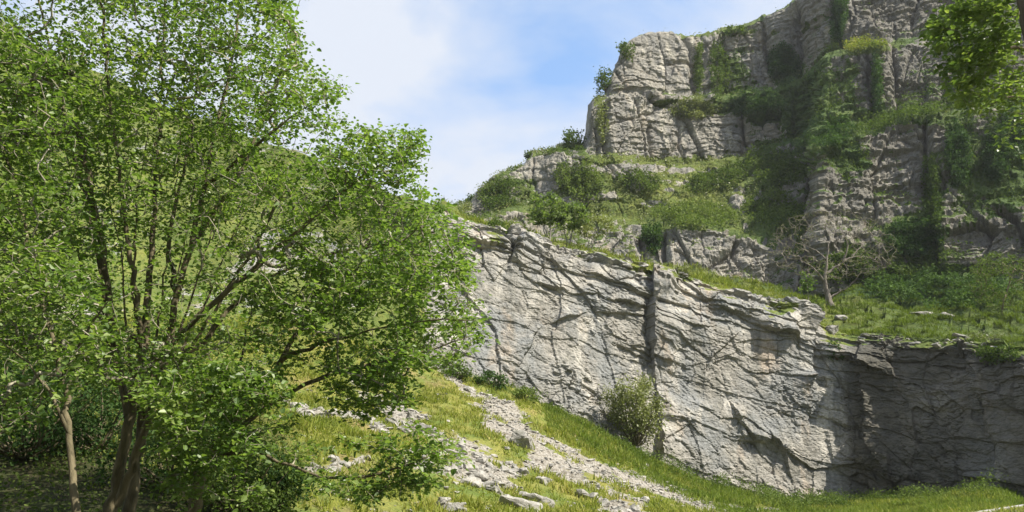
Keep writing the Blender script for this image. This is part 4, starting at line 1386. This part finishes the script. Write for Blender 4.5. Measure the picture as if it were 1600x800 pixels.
# big trunk and overhanging leaves at the top right, near
RL = [
    [(1940, 980, 13.2), (1840, 600, 13.2), (1740, 330, 13.2), (1660, 160, 13.2), (1618, 20, 13.2), (1590, -90, 13.2), (1560, -250, 13.4)],
    [(1660, 110, 15.4), (1620, 78, 15), (1580, 74, 14.6), (1540, 82, 14.3), (1500, 100, 14.1), (1475, 112, 14)],
    [(1640, 40, 15.6), (1590, 20, 15), (1540, 18, 14.5), (1490, 22, 14.2), (1455, 34, 14)],
    [(1690, 190, 15.3), (1640, 160, 15), (1590, 150, 14.6), (1550, 160, 14.4), (1520, 175, 14.2)],
]
tr_ = np.concatenate([
    region_targets([(1448, 25), (1500, 5), (1560, 0), (1580, 40), (1590, 120), (1570, 150), (1500, 165), (1478, 110), (1462, 80)], 240, 13.4, 15.6, [(1508, 42, 12, 10, .9), (1560, 118, 18, 12, .9)], 51),
    region_targets([(1470, -60), (1620, -60), (1620, 20), (1500, 10)], 60, 13.4, 15.6, (), 52),
    region_targets([(1480, -60), (1500, -420), (2050, -420), (2050, 100), (1670, 120), (1640, -60)], 210, 11.8, 15.5, (), 54),  # unseen crown above and right of the view, added to shade the branches
    region_targets([(1530, 150), (1610, 130), (1615, 330), (1570, 320), (1540, 230)], 4, 14, 16.5, (), 55),
    region_targets([(1500, 130), (1610, 110), (1620, 190), (1560, 200), (1510, 180)], 30, 13.6, 15.4, (), 53)])
build_tree('overhanging_tree', 'thick brown trunk with yellow-green branches hanging in at the top right corner', 'tree', RL, tr_, .11, 16, M['leaf_lime'], M['brown_bark'], 91,
           [.6, .05, .045, .04], M['twig'], spread=.3, single=60, fasttaper=False)

# ------------------------------------------------------------------ grass (uncountable)
def blades(name, P0, h, mat, seed, per=5, wid=0.02, lean=.5, rnd=None, parent=None):
    r = np.random.default_rng(seed)
    n = len(P0) * per
    b0 = np.repeat(P0, per, 0) + r.normal(size=(n, 3)) * np.array([.09, .09, .0]) * (h / .25)
    hh = h * r.uniform(.5, 1.35, n) * np.repeat(np.clip(1 + 1.3 * fbm(P0, 1.1, 3, seed + 60), .3, 2.2), per)
    d = unit(np.stack([r.normal(size=n) * lean, r.normal(size=n) * lean, np.ones(n)], -1))
    sd = unit(np.stack([r.normal(size=n), r.normal(size=n), 0 * hh], -1)) * wid * r.uniform(.6, 1.4, n)[:, None]
    tipp = b0 + d * hh[:, None] + np.stack([d[:, 0], d[:, 1], -np.abs(d[:, 0])], -1) * hh[:, None] * .35
    mid = b0 + d * hh[:, None] * .55
    V = np.stack([b0 - sd, b0 + sd, mid + sd * .8, tipp, mid - sd * .8], 1).reshape(-1, 3)
    Fc = np.arange(n)[:, None] * 5 + np.array([[0, 1, 2, 2]])
    i = np.arange(n)[:, None] * 5
    Fc = np.concatenate([i + np.array([0, 1, 2, 4]), ], 0)
    Ft = i + np.array([4, 2, 3, 3])
    # triangles as degenerate-free polys: build separately
    me = bpy.data.meshes.new(name)
    me.vertices.add(len(V))
    me.vertices.foreach_set('co', V.astype(np.float32).ravel())
    loops = np.concatenate([Fc.ravel(), (i + np.array([4, 2, 3])).ravel()]).astype(np.int32)
    me.loops.add(len(loops))
    me.loops.foreach_set('vertex_index', loops)
    me.polygons.add(2 * n)
    me.polygons.foreach_set('loop_start', np.concatenate([np.arange(n) * 4, 4 * n + np.arange(n) * 3]).astype(np.int32))
    me.polygons.foreach_set('loop_total', np.concatenate([np.full(n, 4), np.full(n, 3)]).astype(np.int32))
    rv = r.uniform(0, 1, n) if rnd is None else np.clip(np.repeat(rnd, per) + r.normal(0, .18, n), 0, 1)
    a = me.attributes.new('rnd', 'FLOAT', 'FACE')
    a.data.foreach_set('value', np.tile(rv, 2).astype(np.float32))
    me.update(calc_edges=True)
    me.materials.append(mat)
    return obj(name, me, None, None, 'stuff', None, None)


def pick_ground(n, x0, x1, y0, y1, seed, f):
    r = np.random.default_rng(seed)
    x, y = r.uniform(x0, x1, n), r.uniform(y0, y1, n)
    j = np.clip(np.searchsorted(xs, x) - 1, 0, len(xs) - 2)
    i = np.clip(np.searchsorted(ys, y) - 1, 0, len(ys) - 2)
    fx = (x - xs[j]) / (xs[j + 1] - xs[j])
    fy = (y - ys[i]) / (ys[i + 1] - ys[i])
    Zg = SL['G'][..., 2]
    z = (Zg[i, j] * (1 - fx) + Zg[i, j + 1] * fx) * (1 - fy) + (Zg[i + 1, j] * (1 - fx) + Zg[i + 1, j + 1] * fx) * fy
    p = np.stack([x, y, z], -1)
    px, py = PIX(p)
    ok = (px > -40) & (px < 1640) & (py < 850) & (py > 400)
    keep = ok & (r.uniform(size=n) < f(p, px, py, SL['scree'][i, j], SL['litter'][i, j]))
    return p[keep]


def fgrass(p, px, py, scr, lit):
    return (1 - sm(scr, .25, .6)) * (1 - lit * .8) * (0.12 + 0.88 * sm(fbm(p, 1.5, 4, 5), -.35, .25))


gpnt = pick_ground(90000, -24, 26, 20, 61, 1, fgrass)
rn = 0.45 + 0.5 * fbm(gpnt, 2.5, 3, 9)
o = blades('grass', gpnt, .26, M['grass'], 2, per=4, wid=.022, rnd=rn)
o['label'] = 'yellow-green grass growing between the scree on the slope'
o['category'] = 'grass'
gl = pick_ground(60000, 2, 45, 34, 61, 3, lambda p, px, py, s_, l_: np.clip(sm(px, 1170, 1260) + (1 - sm(polydist(px, py, [(720, 590), (800, 622), (900, 662), (960, 700), (1060, 745), (1160, 785)])[0], 12, 34)), 0, 1) * (1 - sm((p[:, 0] - ROAD_A[0]) * ROAD_N[0] + (p[:, 1] - ROAD_A[1]) * ROAD_N[1], -.3, -.1)))
o = blades('verge_grass', gl, .3, M['lush'], 4, per=5, wid=.024, rnd=.5 + .5 * fbm(gl, 2, 3, 19))
o['label'] = 'lush bright grass along the foot of the slab and the roadside'
o['category'] = 'grass'
gu = pick_ground(16000, -24, 4, 14, 34, 5, lambda p, px, py, s_, l_: (l_ > .3) * .8)
o = leaves_mesh('undergrowth', np.repeat(gu, 5, 0) + np.random.default_rng(1).normal(size=(len(gu) * 5, 3)) * np.array([.2, .2, .14]) + np.array([0, 0, .15]), .09, M['shrub'], .5, .7, 2, seed=4)
obj('undergrowth', o, kind='stuff', label='low leafy undergrowth in the shade below the hazels', cat='undergrowth')
# terrace and crest turf
cond = (CLIFF['row'] < 24) & (CLIFF['row'] > 3)
r = np.random.default_rng(12)
idx = np.argwhere(cond & (CLIFF['px'] > 690) & (CLIFF['px'] < 1620))
k = idx[r.integers(0, len(idx), 16000)]
pt = CLIFF['G'][k[:, 0], k[:, 1]] + r.normal(size=(16000, 3)) * np.array([.15, .15, 0])
o = blades('terrace_grass', pt, .38, M['grass'], 6, per=4, wid=.03, rnd=.35 + .4 * fbm(pt, 3, 3, 9) - .7 * sm(pt[:, 0], 24, 32))
o['label'] = 'dry grass along the crest of the slab and its terrace'
o['category'] = 'grass'

# ------------------------------------------------------------------ stones
def hull_rock(seed, n=26, box=0.65):
    r = random.Random(seed)
    bm = bmesh.new()
    for _ in range(n):
        v = Vector([r.gauss(0, 1) for _ in range(3)]).normalized()
        m_ = max(abs(c) for c in v)
        v = v * ((1 - box) + box / m_)
        v *= r.uniform(.82, 1.0)
        bm.verts.new(v * .5)
    res = bmesh.ops.convex_hull(bm, input=bm.verts)
    bmesh.ops.delete(bm, geom=list({e for e in res['geom_interior'] + res['geom_unused'] if isinstance(e, bmesh.types.BMVert)}), context='VERTS')
    bmesh.ops.dissolve_limit(bm, angle_limit=R(9), verts=bm.verts, edges=bm.edges)
    bmesh.ops.triangulate(bm, faces=bm.faces)
    me = bpy.data.meshes.new('rock')
    bm.to_mesh(me)
    bm.free()
    me.materials.append(M['rock'])
    return me


def big_rock(seed, dims):
    """a worn angular block: hull, bevelled, subdivided and roughened"""
    r = random.Random(seed)
    me = hull_rock(seed, 18, .85)
    bm = bmesh.new()
    bm.from_mesh(me)
    for v in bm.verts:
        v.co = Vector((v.co.x * dims[0], v.co.y * dims[1], v.co.z * dims[2]))
    bmesh.ops.bevel(bm, geom=bm.edges[:], offset=min(dims) * .04, segments=1, affect='EDGES')
    bmesh.ops.triangulate(bm, faces=bm.faces)
    bmesh.ops.subdivide_edges(bm, edges=bm.edges[:], cuts=3, use_grid_fill=True)
    co = np.array([v.co[:] for v in bm.verts])
    bm.normal_update()
    nn = np.array([v.normal[:] for v in bm.verts])
    c_, e_ = cells(co + seed * 3.1, np.array([.5, .5, .28]) * max(dims) * .5, seed)
    co = co + nn * (c_ * min(dims) * .09 + fbm(co + seed, .25 * max(dims), 3, seed) * min(dims) * .08)[:, None]
    for v, p in zip(bm.verts, co):
        v.co = p
    bm.to_mesh(me)
    bm.free()
    return me


def gz(x, y):
    return float(ground_z(np.array([x]), np.array([y]))[0])


def on_ray(px, py):
    """where the line of sight through a pixel meets the slope"""
    Ys = np.linspace(18, 62, 300)
    p = P(px, py, Ys)
    z = ground_z(p[:, 0], p[:, 1])
    s_ = np.nonzero(p[:, 2] < z)[0]
    return p[s_[0]] if len(s_) else P(px, py, 40)


BIG = [
    ('dark-faced slanting boulder lying alone on the upper scree', 816, 690, 42, 30, 20, -34, 'boulder'),
    ('flat half-sunk boulder in the scree below the slanting boulder', 850, 752, 34, 13, 22, -25, 'boulder'),
    ('pointed white boulder at the top of the grass near the slab foot', 733, 608, 20, 9, 12, -30, 'boulder'),
    ('leftmost white block of the outcrop beside the low bough', 612, 660, 20, 14, 14, -10, 'outcrop_rock'),
    ('upright white block in the middle of the outcrop', 642, 652, 18, 20, 14, -35, 'outcrop_rock'),
    ('long slanting white slab at the right of the outcrop', 668, 672, 46, 16, 18, -32, 'outcrop_rock'),
    ('small white block trailing below the long slanting slab', 700, 692, 22, 12, 14, -25, 'outcrop_rock'),
    ('low white block in the lower part of the outcrop', 632, 672, 26, 12, 14, -20, 'outcrop_rock'),
    ('grey flat ledge rock at the bottom left of the lower steps', 705, 795, 52, 16, 24, -14, 'ledge_rock'),
    ('dark square-cut rock left of the flat ledge rock', 690, 788, 22, 18, 20, -5, 'ledge_rock'),
    ('long grey ledge rock with a square end at the bottom edge', 812, 790, 70, 20, 28, -15, 'ledge_rock'),
    ('stepped grey rock above the long ledge rock', 838, 783, 60, 16, 24, -20, 'ledge_rock'),
    ('pale rock peeping from grass above the stepped ledge', 768, 765, 20, 10, 12, -15, 'boulder'),
    ('pale flat rock in the middle of the lower scree band', 745, 742, 40, 10, 18, -22, 'boulder'),
    ('rounded pale rock just below the outcrop', 722, 718, 26, 12, 14, -20, 'boulder'),
    ('pale block seen through the leaves left of the outcrop', 470, 636, 22, 14, 14, -15, 'boulder'),
    ('second pale block seen through the leaves, nearer the outcrop', 497, 642, 20, 12, 14, 10, 'boulder'),
    ('thin white stone lying in the yellow grass under the leaves', 480, 685, 36, 6, 10, -18, 'boulder'),
    ('small square boulder on the grass under the pale bush', 1012, 730, 14, 9, 10, 0, 'boulder'),
]
for i, (lab, px, py, w_, h_, dpx, tilt, nm) in enumerate(BIG):
    p = on_ray(px, py + h_ * .35)
    k = p[1] / F
    dims = (w_ * k, dpx * k * 1.2, h_ * k * 1.25)
    o = obj(nm, big_rock(40 + i, dims), None, p + np.array([0, dims[1] * .25, dims[2] * .22]), None, lab, 'rock')
    o.rotation_euler = (R(24 if i == 0 else -8), R(-tilt * .75), R(random.Random(i).uniform(-18, 18)))

protos = [hull_rock(900 + k) for k in range(10)]
r = np.random.default_rng(44)
pr = pick_ground(5200, -12, 22, 22, 58, 8, lambda p, px, py, s_, l_: (s_ > .45) * (px > 420) * .9)
pr = pr[np.argsort(pr[:, 1])][:190]
for i, p in enumerate(pr):
    o = obj('scree_stone', protos[i % 10], None, p + np.array([0, 0, .02]), None, 'loose pale limestone rock lying among the scree on the slope', 'stone', 'loose rocks in the scree')
    s_ = r.uniform(.2, .5)
    o.scale = (s_ * r.uniform(.9, 1.6), s_ * r.uniform(.8, 1.2), s_ * r.uniform(.4, .8))
    o.rotation_euler = (r.normal() * .3, r.normal() * .3 + .3, r.uniform(0, 6.28))
# the rest of the scree: too small to pick apart
ps = pick_ground(46000, -14, 24, 20, 60, 9, lambda p, px, py, s_, l_: sm(s_, .35, .6) * (0.25 + .75 * sm(fbm(p, 1.0, 3, 6), -.3, .3)))
ps = np.concatenate([ps, pick_ground(9000, -14, 24, 20, 60, 19, lambda p, px, py, s_, l_: .75 * (px > 400) * sm(fbm(p, 2.0, 3, 16), -.2, .5) * (p[:, 0] < 16))])
pv, pf = [], []
hv = []
for k in range(8):
    me = hull_rock(1200 + k, 9, .5)
    vv = np.array([v.co[:] for v in me.vertices])
    ff = np.array([list(pl.vertices) for pl in me.polygons])
    hv.append((vv, ff))
off = 0
for k in range(8):
    sel = ps[k::8]
    vv, ff = hv[k]
    n = len(sel)
    sz = (.06 + .3 * r.uniform(0, 1, (n, 1, 1)) ** 3) * np.stack([r.uniform(.8, 1.6, n), r.uniform(.8, 1.4, n), r.uniform(.4, .8, n)], -1)[:, None, :]
    an = r.uniform(0, 6.28, n)
    ca, sa = np.cos(an)[:, None], np.sin(an)[:, None]
    w = vv[None] * sz
    w = np.stack([w[..., 0] * ca - w[..., 1] * sa, w[..., 0] * sa + w[..., 1] * ca, w[..., 2]], -1) + sel[:, None] + np.array([0, 0, .02])
    pv.append(w.reshape(-1, 3))
    pf.append((ff[None] + (np.arange(n) * len(vv))[:, None, None] + off).reshape(-1, 3))
    off += n * len(vv)
obj('scree', mesh_np('scree', np.concatenate(pv), np.concatenate(pf), M['rock']), kind='stuff', label='bands of small pale scree running down the slope', cat='scree')

# weeds and nettles where the slope meets the slab
BL_ = [(a, b - 4) for a, b, c in BASE if a >= 690]
wd = pick_ground(60000, 2, 45, 34, 61, 33, lambda p, px, py, s_, l_: (1 - sm(polydist(px, py, BL_)[0], 3, 16)) * sm(fbm(p, 1.6, 3, 34), -.25, .35))
rw = np.random.default_rng(35)
wd = np.repeat(wd, 9, 0)
wd = wd + rw.normal(size=wd.shape) * np.array([.15, .15, .1]) + np.array([0, 0, 1]) * rw.uniform(0, 1, (len(wd), 1)) * .95 * np.clip(.7 + fbm(wd, 2, 2, 38), .1, 1.4)[:, None]
obj('foot_weeds', leaves_mesh('foot_weeds', wd, .13, M['shrub'], .4, .5, 2, None, .6 + .5 * fbm(wd, 1.5, 3, 36), seed=37), kind='stuff', label='nettles and weeds crowding the foot of the slab', cat='weeds')
# scrub over the vegetated ledges of the upper cliff
idx = np.argwhere((CLIFF['veg'] > .52) & (CLIFF['row'] > 28) & (CLIFF['px'] > 700) & (CLIFF['px'] < 1640))
k = idx[rw.integers(0, len(idx), 60000)]
pc = CLIFF['G'][k[:, 0], k[:, 1]]
cnp = fbm(pc, 2.6, 3, 61)
keep = rw.uniform(-.5, .3, len(pc)) < cnp
pc, cnp, kk = pc[keep], cnp[keep], k[keep]
pc = pc + CLIFF['N'][kk[:, 0], kk[:, 1]] * rw.uniform(0, .7, (len(pc), 1)) + rw.normal(size=pc.shape) * .12
tn_ = CLIFF['tone'][kk[:, 0], kk[:, 1]]
for nm, sel, mt in (('cliff_scrub', tn_ < .36, 'shrub'), ('cliff_grass', tn_ >= .36, 'olive')):
    obj(nm, leaves_mesh(nm, pc[sel], .26, M[mt], .3, .6, 2, None, .3 + .6 * cnp[sel], seed=62), kind='stuff',
        label='low scrub spread over the ledges of the upper cliff' if mt == 'shrub' else 'coarse yellowish grass on the sunny ledges of the upper cliff', cat='scrub' if mt == 'shrub' else 'grass')
# bushes on the far hillside behind the hazels
for i in range(26):
    hx, hy = rw.uniform(0, 620), 0
    hy = np.interp(hx, [0, 100, 300, 500, 620], [60, 120, 195, 265, 310]) + rw.uniform(5, 230) * (1 - hx / 1400)
    p, _n = surf_pick(SLAB, hx, hy, 9, 9, 1, rw)
    if p is None:
        continue
    q_ = rw.uniform(.9, 2.4)
    shrub('bush on the grassy hillside seen through the hazel leaves', p[0] + np.array([0, 0, q_ * .5]), (q_, q_, q_ * .8), 500, .22, M[['shrub', 'ivy', 'olive'][i % 3]], 800 + i, stems=4, group='bushes on the hillside behind the hazels', tone=rw.uniform(.2, .7), foot=p[0])
# dark thicket under the hazels
for i, (lab, hx, hy, Y, q_, mt) in enumerate([
        ('dark bramble thicket in the bottom left corner', 30, 770, 20, 1.5, 'ivy'), ('dark bramble mound between the slim trunk and the main stems', 140, 775, 21, 1.3, 'ivy'),
        ('shaded bush behind the slim trunk', 80, 690, 25, 1.7, 'shrub'), ('shaded bush just right of the main stems', 262, 775, 19, 1.2, 'ivy'),
        ('low shaded bush under the leaning hazel', 375, 790, 18, 1.0, 'shrub'), ('dark bush behind the main stems at mid height', 200, 665, 26, 1.8, 'shrub'),
        ('dark bush low at the far left edge', -10, 690, 22, 1.7, 'ivy'), ('small shaded bush at the bottom between the two leaning stems', 420, 800, 19, .7, 'ivy'),
        ('leafy bush in half shade right of the main stems', 330, 690, 27, 1.4, 'shrub')]):
    c = P(hx, hy, Y)
    ft = np.array([c[0], c[1], gz(c[0], c[1])])
    shrub(lab, ft + np.array([0, 0, q_ * .75]), (q_ * 1.3, q_, q_ * .85), 2600, .11, M[mt], 900 + i, stems=8, tone=.25, foot=ft, name='bramble_bush' if mt == 'ivy' else 'shrub')
# rocks that poke through the terrace turf
for i, (lab, hx, hy, w_, h_) in enumerate([
        ('long low rock band in the terrace grass, right of centre', 1440, 488, 40, 6), ('rounded rock at the end of the long low rock band', 1478, 496, 30, 8),
        ('small upright stone on the terrace rim', 1381, 510, 8, 12), ('flat rock beside the small upright stone', 1408, 510, 26, 8),
        ('pale rock in the rubble under the leafy scrub', 1316, 500, 20, 9), ('second pale rock in the rubble, lower and larger', 1335, 512, 24, 10),
        ('little pale rock in the turf right of the bare tree', 1372, 485, 12, 4), ('broken rock on the rim below the scrub', 1296, 512, 20, 12)]):
    p, _n = surf_pick(CLIFF if hy < 505 else SLAB, hx, hy, 7, 7, 1, rw)
    if p is None:
        continue
    p = p[0]
    k_ = p[1] / F
    dims = (w_ * k_ * 1.1, w_ * k_ * .7, h_ * k_ * 1.3)
    o = obj('terrace_rock', big_rock(140 + i, dims), None, p + np.array([0, 0, dims[2] * .15]), None, lab, 'rock')
    o.rotation_euler = (0, R(8), rw.uniform(-.3, .3))

# loose bedded blocks along the crest of the slab (parts of it)
bp = [hull_rock(1500 + k, 14, .9) for k in range(8)]
for me in bp:
    me.materials.clear()
    me.materials.append(M['rock'])
for i in range(150):
    u = r.uniform(735, 1275) if i < 105 else r.uniform(1290, 1600)
    j = int(np.argmin(np.abs(u_s - u)))
    row = SLAB['G'].shape[0] - 1 - int(abs(r.normal()) * 16)
    row = max(row, SLAB['G'].shape[0] - 50)
    p = SLAB['G'][row, j]
    o = obj('rock_block', bp[i % 8], slab, p + np.array([0, .1, -.05]))
    s_ = r.uniform(.25, .6)
    o.scale = (s_ * r.uniform(1.2, 2.3), s_, s_ * r.uniform(.35, .6))
    o.rotation_euler = (r.normal() * .08, R(14) + r.normal() * .1, r.normal() * .3 - .3)


# ------------------------------------------------------------------ haze: thin bright air that softens the far cliffs
hm = bpy.data.materials.new('haze_air')
hm.use_nodes = True
t = hm.node_tree
t.nodes.clear()
o_ = t.nodes.new('ShaderNodeOutputMaterial')
pv_ = t.nodes.new('ShaderNodeVolumePrincipled')
pv_.inputs['Color'].default_value = (0.92, 0.94, 1.0, 1)
pv_.inputs['Density'].default_value = 0.0002
pv_.inputs['Anisotropy'].default_value = 0.3
t.links.new(pv_.outputs[0], o_.inputs['Volume'])
bm = bmesh.new()
bmesh.ops.create_cube(bm, size=1)
me = bpy.data.meshes.new('haze')
bm.to_mesh(me)
bm.free()
me.materials.append(hm)
top_z = 3 + max(max((o.matrix_basis @ Vector(c)).z for c in o.bound_box) for o in COL.objects if o.type == 'MESH' and o.parent is None)
hz = obj('haze', me, kind='stuff')
hz.scale = (1830, 1830, top_z + 6)
hz.location = (0, 0, (top_z - 6) / 2)
